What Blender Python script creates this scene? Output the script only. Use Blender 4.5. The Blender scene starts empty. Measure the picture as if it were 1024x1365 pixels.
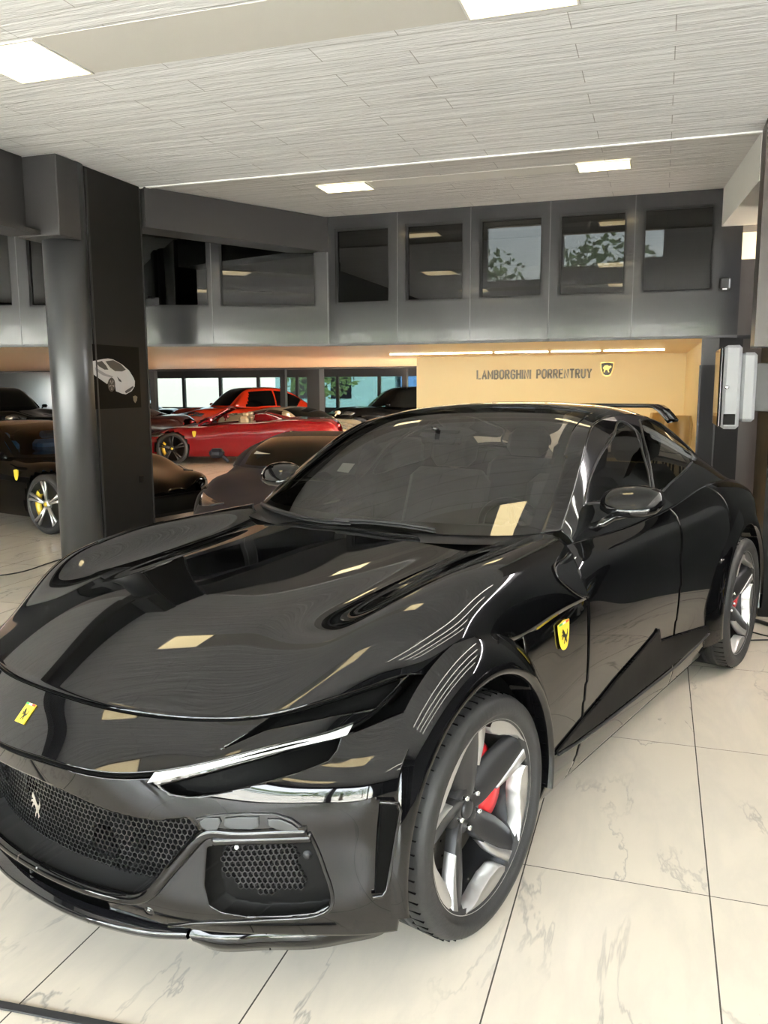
import bpy, bmesh, math, random
import numpy as np
from mathutils import Vector, Matrix
C = bpy.context.scene.collection
PI = math.pi
random.seed(7)
# ------------------------------------------------------------------ camera model
F_, PITCH, ROLL, YAW, HC = 1115.7346, 0.14834829, -0.00487662, 0.3165675, 1.65375303
CARX, CARY, CARA = -1.38004365, 2.65419212, -1.88594153
STEER = -0.0138
IW, IH = 1024.0, 1365.0
def _basis():
    cy, sy = math.cos(YAW), math.sin(YAW)
    f0 = np.array([-sy, cy, 0.]); r0 = np.array([cy, sy, 0.]); u0 = np.array([0, 0, 1.])
    fw = math.cos(PITCH)*f0 - math.sin(PITCH)*u0
    up = math.cos(PITCH)*u0 + math.sin(PITCH)*f0
    return math.cos(ROLL)*r0 + math.sin(ROLL)*up, math.cos(ROLL)*up - math.sin(ROLL)*r0, fw
RT, UP, FW = _basis()
CAM = np.array([0, 0, HC])
FX = np.array([math.cos(CARA), math.sin(CARA), 0.]); LY = np.array([-math.sin(CARA), math.cos(CARA), 0.])
CAR0 = np.array([CARX, CARY, 0.])
def ray(px):
    return FW + RT*(px[0]-IW/2)/F_ - UP*(px[1]-IH/2)/F_
def project(P):
    d = np.asarray(P, float) - CAM
    z = d @ FW
    return np.stack([IW/2 + F_*(d @ RT)/z, IH/2 - F_*(d @ UP)/z], -1)
def wat(px, **k):                       # world point on an axis plane
    (ax, v), = k.items(); i = 'XYZ'.index(ax)
    d = ray(px); t = (v-CAM[i])/d[i]
    return CAM + t*d
def tocar(P):
    d = np.asarray(P, float) - CAR0
    return np.stack([d @ FX, d @ LY, d[..., 2]], -1)
def toworld(Q):
    Q = np.asarray(Q, float)
    return CAR0 + Q[..., :1]*FX + Q[..., 1:2]*LY + Q[..., 2:3]*np.array([0, 0, 1.])
CCAM = tocar(CAM)
def cat(px, **k):                       # car-space point on an axis plane of the car
    (ax, v), = k.items(); i = 'xyz'.index(ax)
    d = ray(px); d = np.array([d @ FX, d @ LY, d[2]])
    return CCAM + (v-CCAM[i])/d[i]*d
def cplane(px, p0, n):
    d = ray(px); d = np.array([d @ FX, d @ LY, d[2]]); n = np.array(n, float)
    return CCAM + d*(((np.array(p0)-CCAM) @ n)/(d @ n))
def cproj(Q):
    return project(toworld(Q))
# ------------------------------------------------------------------ splines and surfaces
def nspline(t, P, tq):                  # natural cubic spline through P at knots t
    t = np.asarray(t, float); P = np.asarray(P, float); tq = np.asarray(tq, float)
    n = len(t)
    if n == 2:
        w = ((tq-t[0])/(t[1]-t[0]))[:, None]
        return P[0]*(1-w) + P[1]*w
    h = np.diff(t)
    A = np.zeros((n, n)); B = np.zeros((n, P.shape[1]))
    A[0, 0] = A[-1, -1] = 1
    for i in range(1, n-1):
        A[i, i-1] = h[i-1]; A[i, i] = 2*(h[i-1]+h[i]); A[i, i+1] = h[i]
        B[i] = 6*((P[i+1]-P[i])/h[i] - (P[i]-P[i-1])/h[i-1])
    M = np.linalg.solve(A, B)
    k = np.clip(np.searchsorted(t, tq)-1, 0, n-2)
    a = (t[k+1]-tq)[:, None]; b = (tq-t[k])[:, None]; hk = h[k][:, None]
    return (M[k]*a**3 + M[k+1]*b**3)/(6*hk) + (P[k]/hk - M[k]*hk/6)*a + (P[k+1]/hk - M[k+1]*hk/6)*b
def chord(P):
    P = np.asarray(P, float)
    d = np.linalg.norm(np.diff(P, axis=0), axis=1)
    s = np.concatenate([[0], np.cumsum(np.maximum(d, 1e-6))])
    return s/s[-1]
def curve(P, n):
    P = np.asarray(P, float)
    return nspline(chord(P), P, np.linspace(0, 1, n))
class Surf:                             # interpolating bicubic surface through a grid of points, params in 0..1
    def __init__(s, grid):
        s.g = np.asarray(grid, float)
        s.tu = np.mean([chord(s.g[:, j]) for j in range(s.g.shape[1])], 0)
        s.tv = np.mean([chord(s.g[i]) for i in range(s.g.shape[0])], 0)
    def grid(s, us, vs):
        us = np.asarray(us, float); vs = np.asarray(vs, float)
        n, m, _ = s.g.shape
        a = nspline(s.tu, s.g.reshape(n, -1), us).reshape(len(us), m, 3)
        b = nspline(s.tv, a.transpose(1, 0, 2).reshape(m, -1), vs).reshape(len(vs), len(us), 3)
        return b.transpose(1, 0, 2)
    def pt(s, u, v):
        return s.grid([u], [v])[0, 0]
    def nrm(s, u, v, e=1e-3):
        a = s.pt(min(u+e, 1), v)-s.pt(max(u-e, 0), v); b = s.pt(u, min(v+e, 1))-s.pt(u, max(v-e, 0))
        n = np.cross(a, b); return n/np.linalg.norm(n)
class Fn(Surf):                         # the same interface for an explicit function f(U,V)->points
    def __init__(s, f): s.f = f
    def grid(s, us, vs):
        U, V = np.meshgrid(us, vs, indexing='ij')
        return s.f(U, V)
def lift(S, px, box=(0, 1, 0, 1), n=90):  # surface params seen at a photo pixel (nearest hit)
    px = np.array(px, float)
    u0, u1, v0, v1 = box
    us = np.linspace(u0, u1, n); vs = np.linspace(v0, v1, n)
    Q = cproj(S.grid(us, vs))
    d = np.linalg.norm(Q-px, axis=-1)
    i, j = np.unravel_index(d.argmin(), d.shape)
    u, v = us[i], vs[j]; e = 1e-3
    for _ in range(12):
        p = cproj(S.pt(u, v)); r = px-p
        if np.hypot(*r) < .05: break
        ue = e if u+e <= 1 else -e; ve = e if v+e <= 1 else -e
        J = np.stack([(cproj(S.pt(u+ue, v))-p)/ue, (cproj(S.pt(u, v+ve))-p)/ve], 1)
        try: s = np.linalg.solve(J, r)
        except Exception: break
        s = np.clip(s, -.05, .05)
        u = min(max(u+s[0], u0), u1); v = min(max(v+s[1], v0), v1)
    return u, v
def lifts(S, pxs, **k):
    return [lift(S, p, **k) for p in pxs]
def inpoly(x, y, poly):
    x = np.asarray(x); y = np.asarray(y); r = np.zeros(x.shape, bool)
    n = len(poly)
    for i in range(n):
        (x1, y1), (x2, y2) = poly[i], poly[(i+1) % n]
        c = ((y1 > y) != (y2 > y)) & (x < (x2-x1)*(y-y1)/((y2-y1) or 1e-12)+x1)
        r ^= c
    return r
# ------------------------------------------------------------------ mesh building
class MB:
    def __init__(s): s.v = []; s.f = []; s.fm = []; s.flat = []; s.mir = False
    def add(s, vs, fs, m=0, flat=False):
        o = len(s.v); s.v += [tuple(float(c) for c in p) for p in vs]
        for f in fs: s.f.append([o+i for i in f]); s.fm.append(m); s.flat.append(flat)
        return s
    def box(s, lo, hi, m=0, mat=None):
        (a, b, c), (d, e, f) = lo, hi
        v = np.array([(a,b,c),(d,b,c),(d,e,c),(a,e,c),(a,b,f),(d,b,f),(d,e,f),(a,e,f)], float)
        if mat is not None: v = np.array([mat @ Vector(p) for p in v])
        return s.add(v, [(0,3,2,1),(4,5,6,7),(0,1,5,4),(1,2,6,5),(2,3,7,6),(3,0,4,7)], m, True)
    def bbox(s, lo, hi, b=.01, m=0):      # box with chamfered edges
        lo = np.array(lo, float); hi = np.array(hi, float)
        c = (lo+hi)/2; h = (hi-lo)/2; vs = []; ix = {}
        for sx in (-1,1):
            for sy in (-1,1):
                for sz in (-1,1):
                    sg = np.array([sx,sy,sz])
                    for k in range(3):
                        p = h-b; p = p.copy(); p[k] = h[k]
                        ix[sx,sy,sz,k] = len(vs); vs.append(c+sg*p)
        fs = []
        def q(*L): fs.append(L)
        for sx in (-1,1): q(*[ix[sx,a,d,0] for a,d in ((-1,-1),(1,-1),(1,1),(-1,1))])
        for sy in (-1,1): q(*[ix[a,sy,d,1] for a,d in ((-1,-1),(1,-1),(1,1),(-1,1))])
        for sz in (-1,1): q(*[ix[a,d,sz,2] for a,d in ((-1,-1),(1,-1),(1,1),(-1,1))])
        for sx in (-1,1):
            for sy in (-1,1): q(ix[sx,sy,-1,0],ix[sx,sy,1,0],ix[sx,sy,1,1],ix[sx,sy,-1,1])
            for sz in (-1,1): q(ix[sx,-1,sz,0],ix[sx,1,sz,0],ix[sx,1,sz,2],ix[sx,-1,sz,2])
        for sy in (-1,1):
            for sz in (-1,1): q(ix[-1,sy,sz,1],ix[1,sy,sz,1],ix[1,sy,sz,2],ix[-1,sy,sz,2])
        for k in ((-1,-1,-1),(-1,-1,1),(-1,1,-1),(-1,1,1),(1,-1,-1),(1,-1,1),(1,1,-1),(1,1,1)):
            q(ix[k+(0,)],ix[k+(1,)],ix[k+(2,)])
        return s.add(vs, fs, m, True)
    def grid(s, P, m=0, mask=None, flip=False):
        n, k = P.shape[:2]
        fs = []
        for i in range(n-1):
            for j in range(k-1):
                if mask is not None and not mask[i, j]: continue
                f = (i*k+j, (i+1)*k+j, (i+1)*k+j+1, i*k+j+1)
                fs.append(f[::-1] if flip else f)
        return s.add(P.reshape(-1, 3), fs, m)
    def tube(s, path, r, n=8, m=0, closed=False, caps=True):
        path = [np.array(p, float) for p in path]
        N = len(path); rr = r if hasattr(r, '__len__') else [r]*N
        T = []
        for i in range(N):
            a = path[(i-1) % N] if (closed or i > 0) else path[i]
            b = path[(i+1) % N] if (closed or i < N-1) else path[i]
            t = b-a; T.append(t/(np.linalg.norm(t)+1e-12))
        up = np.array([0, 0, 1.]) if abs(T[0][2]) < .9 else np.array([1., 0, 0])
        nn = np.cross(T[0], up); nn /= np.linalg.norm(nn)
        vs = []
        for i in range(N):
            nn = nn - (nn @ T[i])*T[i]; nn /= np.linalg.norm(nn)
            bb = np.cross(T[i], nn)
            for k in range(n):
                a = 2*PI*k/n
                vs.append(path[i] + rr[i]*(math.cos(a)*nn + math.sin(a)*bb))
        fs = []
        for i in range(N if closed else N-1):
            j = (i+1) % N
            for k in range(n):
                fs.append((i*n+k, i*n+(k+1) % n, j*n+(k+1) % n, j*n+k))
        if caps and not closed:
            fs.append(tuple(range(n))[::-1]); fs.append(tuple((N-1)*n+k for k in range(n)))
        return s.add(vs, fs, m)
    def ribbon(s, A, B, m=0):
        P = np.stack([np.asarray(A, float), np.asarray(B, float)], 1)
        return s.grid(P, m)
    def lathe(s, prof, n=48, axis='y', m=0, c=(0, 0, 0), closed=False):  # prof: (r, a) pairs, a along the axis
        vs = []
        for r, a in prof:
            for k in range(n):
                t = 2*PI*k/n
                u, w = r*math.cos(t), r*math.sin(t)
                p = {'y': (u, a, w), 'x': (a, u, w), 'z': (u, w, a)}[axis]
                vs.append((p[0]+c[0], p[1]+c[1], p[2]+c[2]))
        fs = []; N = len(prof)
        for i in range(N if closed else N-1):
            j = (i+1) % N
            for k in range(n):
                fs.append((i*n+k, i*n+(k+1) % n, j*n+(k+1) % n, j*n+k))
        return s.add(vs, fs, m)
    def prism(s, poly, d, m=0, flat=True):  # 3D planar polygon extruded by vector d
        A = [np.array(p, float) for p in poly]; d = np.array(d, float); n = len(A)
        vs = A + [p+d for p in A]
        fs = [tuple(range(n))[::-1], tuple(range(n, 2*n))] + [(i, (i+1) % n, n+(i+1) % n, n+i) for i in range(n)]
        return s.add(vs, fs, m, flat)
    def mirror(s):                        # a second object for the other side of the car is built along with this one
        s.mir = True; return s
    def xf(s, M):
        s.v = [tuple(M @ Vector(p)) for p in s.v]; return s
    def build(s, name, mats, parent=None, smooth=True, solid=0, offset=-1, fixn=True, weld=True, bevel=0):
        if s.mir:
            s.mir = False
            o = s.build(name, mats, parent, smooth, solid, offset, fixn, weld, bevel)
            t = MB(); t.v = [(p[0], -p[1], p[2]) for p in s.v]; t.f = [f[::-1] for f in s.f]; t.fm = s.fm; t.flat = s.flat
            o['twin'] = t.build(name, mats, parent, smooth, solid, offset, fixn, weld, bevel).name
            return o
        me = bpy.data.meshes.new(name)
        me.from_pydata(s.v, [], s.f)
        mats = mats if isinstance(mats, (list, tuple)) else [mats]
        for m in mats: me.materials.append(m)
        for p, mi, fl in zip(me.polygons, s.fm, s.flat):
            p.material_index = mi; p.use_smooth = smooth and not fl
        if weld or fixn:
            bm = bmesh.new(); bm.from_mesh(me)
            if weld: bmesh.ops.remove_doubles(bm, verts=bm.verts, dist=1e-5)
            loose = [v for v in bm.verts if not v.link_faces]
            if loose: bmesh.ops.delete(bm, geom=loose, context='VERTS')
            if fixn: bmesh.ops.recalc_face_normals(bm, faces=bm.faces)
            bm.to_mesh(me); bm.free()
        o = bpy.data.objects.new(name, me); C.objects.link(o)
        if parent is not None: o.parent = parent
        if solid:
            md = o.modifiers.new('thick', 'SOLIDIFY'); md.thickness = solid; md.offset = offset
        if bevel:
            md = o.modifiers.new('bevel', 'BEVEL'); md.width = bevel; md.segments = 2; md.limit_method = 'ANGLE'
        return o
def tag(o, label=None, cat=None, group=None, kind=None):
    if label: o['label'] = label
    if cat: o['category'] = cat
    if group: o['group'] = group
    if kind: o['kind'] = kind
    return o
def empty(name, loc=(0, 0, 0), rz=0, label=None, cat=None, group=None):
    o = bpy.data.objects.new(name, None); C.objects.link(o)
    o.location = loc; o.rotation_euler = (0, 0, rz); o.empty_display_size = .1
    return tag(o, label, cat, group)
def struct(o):
    o['kind'] = 'structure'; return o
def copy_tree(o, parent=None):
    c = o.copy(); C.objects.link(c); c.parent = parent
    for ch in [x for x in bpy.data.objects if x.parent == o]: copy_tree(ch, c)
    return c
# ------------------------------------------------------------------ materials
M = {}
def mat(name, col, rough=.5, metal=0., coat=0., emit=None, es=0., ior=1.5, spec=None, bump=None):
    m = bpy.data.materials.new(name); m.use_nodes = True
    b = m.node_tree.nodes['Principled BSDF']
    b.inputs['Base Color'].default_value = (*col, 1); b.inputs['Roughness'].default_value = rough
    b.inputs['Metallic'].default_value = metal; b.inputs['Coat Weight'].default_value = coat
    b.inputs['Coat Roughness'].default_value = .02; b.inputs['IOR'].default_value = ior
    if spec is not None: b.inputs['Specular IOR Level'].default_value = spec
    if emit:
        b.inputs['Emission Color'].default_value = (*emit, 1); b.inputs['Emission Strength'].default_value = es
    nt = m.node_tree
    tc = nt.nodes.new('ShaderNodeTexCoord'); nz = nt.nodes.new('ShaderNodeTexNoise')
    if bump:
        nz.inputs['Scale'].default_value = bump[0]; nz.inputs['Detail'].default_value = 4
        bp = nt.nodes.new('ShaderNodeBump'); bp.inputs['Strength'].default_value = bump[1]; bp.inputs['Distance'].default_value = .01
        nt.links.new(tc.outputs['Object'], nz.inputs['Vector']); nt.links.new(nz.outputs['Fac'], bp.inputs['Height'])
        nt.links.new(bp.outputs['Normal'], b.inputs['Normal'])
    else:                                # faint procedural variation of gloss
        nz.inputs['Scale'].default_value = 6
        mr = nt.nodes.new('ShaderNodeMapRange'); mr.inputs['To Min'].default_value = rough*.92; mr.inputs['To Max'].default_value = min(1, rough*1.08)
        nt.links.new(tc.outputs['Object'], nz.inputs['Vector']); nt.links.new(nz.outputs['Fac'], mr.inputs['Value'])
        nt.links.new(mr.outputs['Result'], b.inputs['Roughness'])
    M[name] = m
    return m
def glass(name, tint=(.6, .65, .62), ior=1.5, rough=0.):
    m = bpy.data.materials.new(name); m.use_nodes = True; nt = m.node_tree
    for n in list(nt.nodes): nt.nodes.remove(n)
    out = nt.nodes.new('ShaderNodeOutputMaterial'); mx = nt.nodes.new('ShaderNodeMixShader')
    tr = nt.nodes.new('ShaderNodeBsdfTransparent'); gl = nt.nodes.new('ShaderNodeBsdfGlossy'); fr = nt.nodes.new('ShaderNodeFresnel')
    tr.inputs[0].default_value = (*tint, 1); gl.inputs['Roughness'].default_value = rough; fr.inputs['IOR'].default_value = ior
    nt.links.new(fr.outputs[0], mx.inputs[0]); nt.links.new(tr.outputs[0], mx.inputs[1]); nt.links.new(gl.outputs[0], mx.inputs[2])
    nt.links.new(mx.outputs[0], out.inputs[0])
    M[name] = m
    return m
def nodes(m): return m.node_tree.nodes, m.node_tree.links, m.node_tree.nodes['Principled BSDF']
mat('paint_black', (.003, .003, .0035), .03, coat=.25)
mat('gloss_black', (.006, .006, .007), .05, coat=.6)
mat('satin_black', (.012, .012, .013), .35)
mat('matte_black', (.006, .006, .006), .7, spec=.25)
mat('recess_black', (.0012, .0012, .0012), .6, spec=.08)
mat('sill_black', (.004, .004, .004), .5, spec=.12)
mat('rubber', (.022, .022, .023), .55, bump=(60, .15))
mat('gap_black', (.001, .001, .001), .9, spec=.1)
mat('chrome', (.8, .8, .8), .08, 1.)
mat('rim_silver', (.62, .62, .63), .38, 1.)
mat('rim_grey', (.045, .045, .048), .42, .6)
mat('disc_grey', (.16, .145, .125), .45, .6, bump=(140, .25))
mat('caliper_red', (.62, .012, .02), .3, coat=.5)
mat('yellow', (.78, .57, .05), .35, coat=.2)
mat('badge_black', (.01, .01, .01), .4)
mat('white_lens', (.86, .88, .88), .12, coat=.7)
mat('clear_lens', (.06, .063, .066), .15, .2, coat=.3)
mat('interior_dark', (.02, .02, .021), .6)
mat('interior_mid', (.05, .05, .05), .6)
mat('interior_tan', (.36, .3, .2), .6)
mat('paper_white', (.8, .8, .74), .6)
glass('windscreen_glass', (.70, .74, .70), 2.15)
glass('hall_glass', (.22, .25, .26), 1.45)
glass('dark_glass', (.08, .085, .085), 1.5)
glass('facade_glass', (.085, .09, .09), 1.6)
glass('clear_glass', (.9, .93, .93), 1.45)
mat('column_grey', (.032, .032, .033), .42, .3, bump=(90, .05))
mat('column_round', (.10, .103, .108), .36, .75)
mat('panel_dark', (.009, .0085, .008), .5, spec=.2)
mat('poster_black', (.001, .001, .001), .45, spec=.08)
mat('beam_dark', (.032, .031, .031), .55)
mat('facade_grey', (.020, .020, .021), .16, coat=.2, ior=1.5)
mat('frame_dark', (.008, .008, .008), .6, spec=.2)
mat('white_trim', (.8, .8, .77), .5)
mat('plaster', (.62, .61, .57), .8, bump=(40, .05))
mat('sign_wall', (.80, .66, .38), .5, bump=(25, .02))
mat('hall_ceiling', (.26, .21, .15), .5)
mat('under_beige', (.78, .58, .39), .3)
mat('sign_letter', (.13, .115, .09), .4, .3)
mat('brown_gloss', (.035, .028, .024), .35)
mat('lower_dark', (.04, .04, .042), .4)
mat('silver_case', (.33, .34, .36), .5)
mat('screen_dark', (.01, .01, .012), .08)
mat('door_dark', (.012, .012, .013), .5, spec=.2)
mat('light_panel', (.9, .85, .7), .5, emit=(1., .80, .42), es=3.6)
mat('light_strip', (.9, .85, .7), .5, emit=(1., .84, .58), es=4.)
mat('light_line', (.9, .9, .85), .5, emit=(1., .95, .84), es=12.)
mat('light_wall', (.9, .85, .7), .5, emit=(1., .80, .48), es=19.)
mat('light_small', (.9, .85, .7), .5, emit=(1., .90, .70), es=3.)
mat('light_pad', (.66, .645, .60), .6)
mat('outside_ground', (.62, .60, .56), .9, bump=(3, .1))
mat('leaf_green', (.10, .17, .05), .7, bump=(5, .3))
mat('bark', (.1, .07, .05), .9, bump=(20, .4))
mat('house_white', (.75, .74, .7), .8)
mat('outside_blue', (.10, .24, .48), .6)
mat('outside_teal', (.22, .38, .36), .7)
mat('outside_yellow', (.62, .55, .04), .6)
mat('chair_tan', (.42, .27, .10), .5)
mat('cable_black', (.01, .01, .01), .5)

def floor_material():
    m = mat('floor_tiles', (.6, .55, .48), .22); n, l, b = nodes(m)
    tc = n.new('ShaderNodeTexCoord'); sp = n.new('ShaderNodeSeparateXYZ'); l.new(tc.outputs['Object'], sp.inputs[0])
    def edge(axis, off, size, w):
        a = n.new('ShaderNodeMath'); a.operation = 'SUBTRACT'; a.inputs[1].default_value = off; l.new(sp.outputs[axis], a.inputs[0])
        p = n.new('ShaderNodeMath'); p.operation = 'PINGPONG'; p.inputs[1].default_value = size/2; l.new(a.outputs[0], p.inputs[0])
        c = n.new('ShaderNodeMath'); c.operation = 'LESS_THAN'; c.inputs[1].default_value = w; l.new(p.outputs[0], c.inputs[0])
        return c, a
    ex, ax = edge(0, .222, .603, .0024); ey, ay = edge(1, 2.728, 1.207, .0019)
    mx = n.new('ShaderNodeMath'); mx.operation = 'MAXIMUM'; l.new(ex.outputs[0], mx.inputs[0]); l.new(ey.outputs[0], mx.inputs[1])
    # one random offset per tile so the veins break at the joints
    def cell(a, size):
        d = n.new('ShaderNodeMath'); d.operation = 'DIVIDE'; d.inputs[1].default_value = size; l.new(a.outputs[0], d.inputs[0])
        f = n.new('ShaderNodeMath'); f.operation = 'FLOOR'; l.new(d.outputs[0], f.inputs[0]); return f
    cx, cy = cell(ax, .603), cell(ay, 1.207)
    cb = n.new('ShaderNodeCombineXYZ'); l.new(cx.outputs[0], cb.inputs[0]); l.new(cy.outputs[0], cb.inputs[1])
    wn = n.new('ShaderNodeTexWhiteNoise'); l.new(cb.outputs[0], wn.inputs['Vector'])
    sc = n.new('ShaderNodeVectorMath'); sc.operation = 'SCALE'; sc.inputs['Scale'].default_value = 9; l.new(wn.outputs['Color'], sc.inputs[0])
    ad = n.new('ShaderNodeVectorMath'); l.new(tc.outputs['Object'], ad.inputs[0]); l.new(sc.outputs[0], ad.inputs[1])
    mp = n.new('ShaderNodeMapping'); mp.inputs['Rotation'].default_value = (0, 0, -.62); mp.inputs['Scale'].default_value = (1.9, .62, 1); l.new(ad.outputs[0], mp.inputs[0])
    def vein(scale, lo, dist, seed):
        v = n.new('ShaderNodeTexNoise'); v.noise_dimensions = '4D'; v.inputs['W'].default_value = seed
        v.inputs['Scale'].default_value = scale; v.inputs['Detail'].default_value = 6; v.inputs['Roughness'].default_value = .58; v.inputs['Distortion'].default_value = dist
        l.new(mp.outputs[0], v.inputs['Vector'])
        s = n.new('ShaderNodeMath'); s.operation = 'SUBTRACT'; s.inputs[1].default_value = .5; l.new(v.outputs['Fac'], s.inputs[0])
        a = n.new('ShaderNodeMath'); a.operation = 'ABSOLUTE'; l.new(s.outputs[0], a.inputs[0])
        r = n.new('ShaderNodeMapRange'); r.inputs['From Min'].default_value = 0; r.inputs['From Max'].default_value = lo; r.inputs['To Min'].default_value = 1; r.inputs['To Max'].default_value = 0
        l.new(a.outputs[0], r.inputs['Value']); return r
    v1 = vein(1.35, .011, .5, 1.3); v2 = vein(2.2, .09, .4, 4.1)
    k = n.new('ShaderNodeTexNoise'); k.inputs['Scale'].default_value = 1.7; l.new(ad.outputs[0], k.inputs['Vector'])
    kr = n.new('ShaderNodeMapRange'); kr.inputs['From Min'].default_value = .42; kr.inputs['From Max'].default_value = .62; l.new(k.outputs['Fac'], kr.inputs['Value'])
    m1 = n.new('ShaderNodeMath'); m1.operation = 'MULTIPLY'; l.new(v1.outputs[0], m1.inputs[0]); l.new(kr.outputs[0], m1.inputs[1])
    m2 = n.new('ShaderNodeMath'); m2.operation = 'MULTIPLY'; m2.inputs[1].default_value = .16; l.new(v2.outputs[0], m2.inputs[0])
    c1 = n.new('ShaderNodeMixRGB'); c1.inputs[1].default_value = (.70, .63, .53, 1); c1.inputs[2].default_value = (.42, .40, .375, 1); l.new(m2.outputs[0], c1.inputs[0])
    m3 = n.new('ShaderNodeMath'); m3.operation = 'MULTIPLY'; m3.inputs[1].default_value = .66; l.new(m1.outputs[0], m3.inputs[0])
    c2 = n.new('ShaderNodeMixRGB'); c2.inputs[2].default_value = (.23, .22, .21, 1); l.new(m3.outputs[0], c2.inputs[0]); l.new(c1.outputs[0], c2.inputs[1])
    c3 = n.new('ShaderNodeMixRGB'); c3.inputs[2].default_value = (.09, .08, .07, 1); l.new(mx.outputs[0], c3.inputs[0]); l.new(c2.outputs[0], c3.inputs[1])
    l.new(c3.outputs[0], b.inputs['Base Color'])
    return m
def ceiling_material(name, col, dark):
    m = mat(name, col, .75); n, l, b = nodes(m)
    tc = n.new('ShaderNodeTexCoord')
    br = n.new('ShaderNodeTexBrick'); br.offset = .37; br.offset_frequency = 2; br.squash = 1
    br.inputs['Scale'].default_value = 1; br.inputs['Mortar Size'].default_value = .0028; br.inputs['Mortar Smooth'].default_value = .3
    br.inputs['Brick Width'].default_value = 1.25; br.inputs['Row Height'].default_value = .185
    br.inputs['Color1'].default_value = (*col, 1); br.inputs['Color2'].default_value = (*[c*.955 for c in col], 1); br.inputs['Mortar'].default_value = (*dark, 1)
    l.new(tc.outputs['Object'], br.inputs['Vector'])
    mp = n.new('ShaderNodeMapping'); mp.inputs['Scale'].default_value = (.55, 7.5, 1); l.new(tc.outputs['Object'], mp.inputs[0])
    nz = n.new('ShaderNodeTexNoise'); nz.inputs['Scale'].default_value = 2.4; nz.inputs['Detail'].default_value = 5; nz.inputs['Roughness'].default_value = .68; nz.inputs['Distortion'].default_value = .6
    l.new(mp.outputs[0], nz.inputs['Vector'])
    cr = n.new('ShaderNodeMapRange'); cr.inputs['From Min'].default_value = .3; cr.inputs['From Max'].default_value = .7; cr.inputs['To Min'].default_value = .87; cr.inputs['To Max'].default_value = 1.06
    l.new(nz.outputs['Fac'], cr.inputs['Value'])
    mu = n.new('ShaderNodeMixRGB'); mu.blend_type = 'MULTIPLY'; mu.inputs[0].default_value = 1
    l.new(br.outputs['Color'], mu.inputs[1]); l.new(cr.outputs[0], mu.inputs[2]); l.new(mu.outputs[0], b.inputs['Base Color'])
    bp = n.new('ShaderNodeBump'); bp.inputs['Strength'].default_value = .6; bp.inputs['Distance'].default_value = .025
    l.new(nz.outputs['Fac'], bp.inputs['Height']); l.new(bp.outputs[0], b.inputs['Normal'])
    return m
floor_material()
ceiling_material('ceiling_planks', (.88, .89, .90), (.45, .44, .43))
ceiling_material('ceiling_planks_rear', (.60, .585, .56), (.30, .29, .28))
def facet(name, col):                    # foliage: leafy dapple that belongs to the leaves
    return M[name]
ZC, ZB = 3.3, 2.08
YE, YF = 6.28, 7.95                       # edge of the front ceiling, face of the mezzanine
MB().box((-22, -2.2, -.1), (7.2, 30, 0)).build('floor', M['floor_tiles'])
struct(bpy.data.objects['floor'])
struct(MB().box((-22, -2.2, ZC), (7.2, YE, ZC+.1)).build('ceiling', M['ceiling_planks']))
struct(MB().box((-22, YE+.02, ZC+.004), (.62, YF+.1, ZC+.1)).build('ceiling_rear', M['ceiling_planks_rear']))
struct(MB().box((-4.6, YE-.010, ZC-.010), (.62, YE+.022, ZC+.02)).build('trim_1', M['white_trim']))
# panel lights of the front ceiling with the smooth strip between them
def panel_light(x0, x1, y0, y1, label, group):
    t = empty('ceiling_light', ((x0+x1)/2, (y0+y1)/2, ZC), 0, label, 'ceiling light', group)
    hx, hy = (x1-x0)/2, (y1-y0)/2
    m = MB()
    for a, b in (((-hx, -hy), (hx, -hy+.012)), ((-hx, hy-.012), (hx, hy)), ((-hx, -hy+.012), (-hx+.012, hy-.012)), ((hx-.012, -hy+.012), (hx, hy-.012))):
        m.box((a[0], a[1], -.009), (b[0], b[1], 0))
    m.build('frame', M['white_trim'], t)
    MB().box((-hx+.012, -hy+.012, -.008), (hx-.012, hy-.012, 0)).build('diffuser', M['light_panel'], t)
    return t
XL = [(-3.37, -2.905), (-.895, -.40)]
panel_light(XL[0][0], XL[0][1], 3.535, 4.0, 'square warm ceiling light at the left end of the smooth grey ceiling strip', 'front ceiling lights')
panel_light(XL[1][0], XL[1][1], 3.535, 4.0, 'square warm ceiling light at the right end of the smooth grey ceiling strip', 'front ceiling lights')
struct(MB().box((XL[0][1], 3.535, ZC-.002), (XL[1][0], 4.0, ZC)).build('trim_2', M['light_pad']))
for k, (y0, y1) in enumerate(((1.1, 1.57), (-.9, -.43))):
    for j, (x0, x1) in enumerate(XL):
        panel_light(x0, x1, y0, y1, 'square warm ceiling light out of frame, mirrored in the black bonnet', 'front ceiling lights')
    struct(MB().box((XL[0][1], y0, ZC-.002), (XL[1][0], y1, ZC)).build('trim_%d' % (k+3), M['light_pad']))
for (x0, x1), w in zip(((-2.775, -2.345), (-.675, -.275)), ('left', 'right')):
    panel_light(x0, x1, 6.70, 6.96, 'small warm ceiling light set in the rear ceiling, %s one of the pair' % w, 'rear ceiling lights')
struct(MB().box((-2.345, 6.72, ZC+.002), (-.675, 6.94, ZC+.006)).build('trim_5', M['light_pad']))

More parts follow.
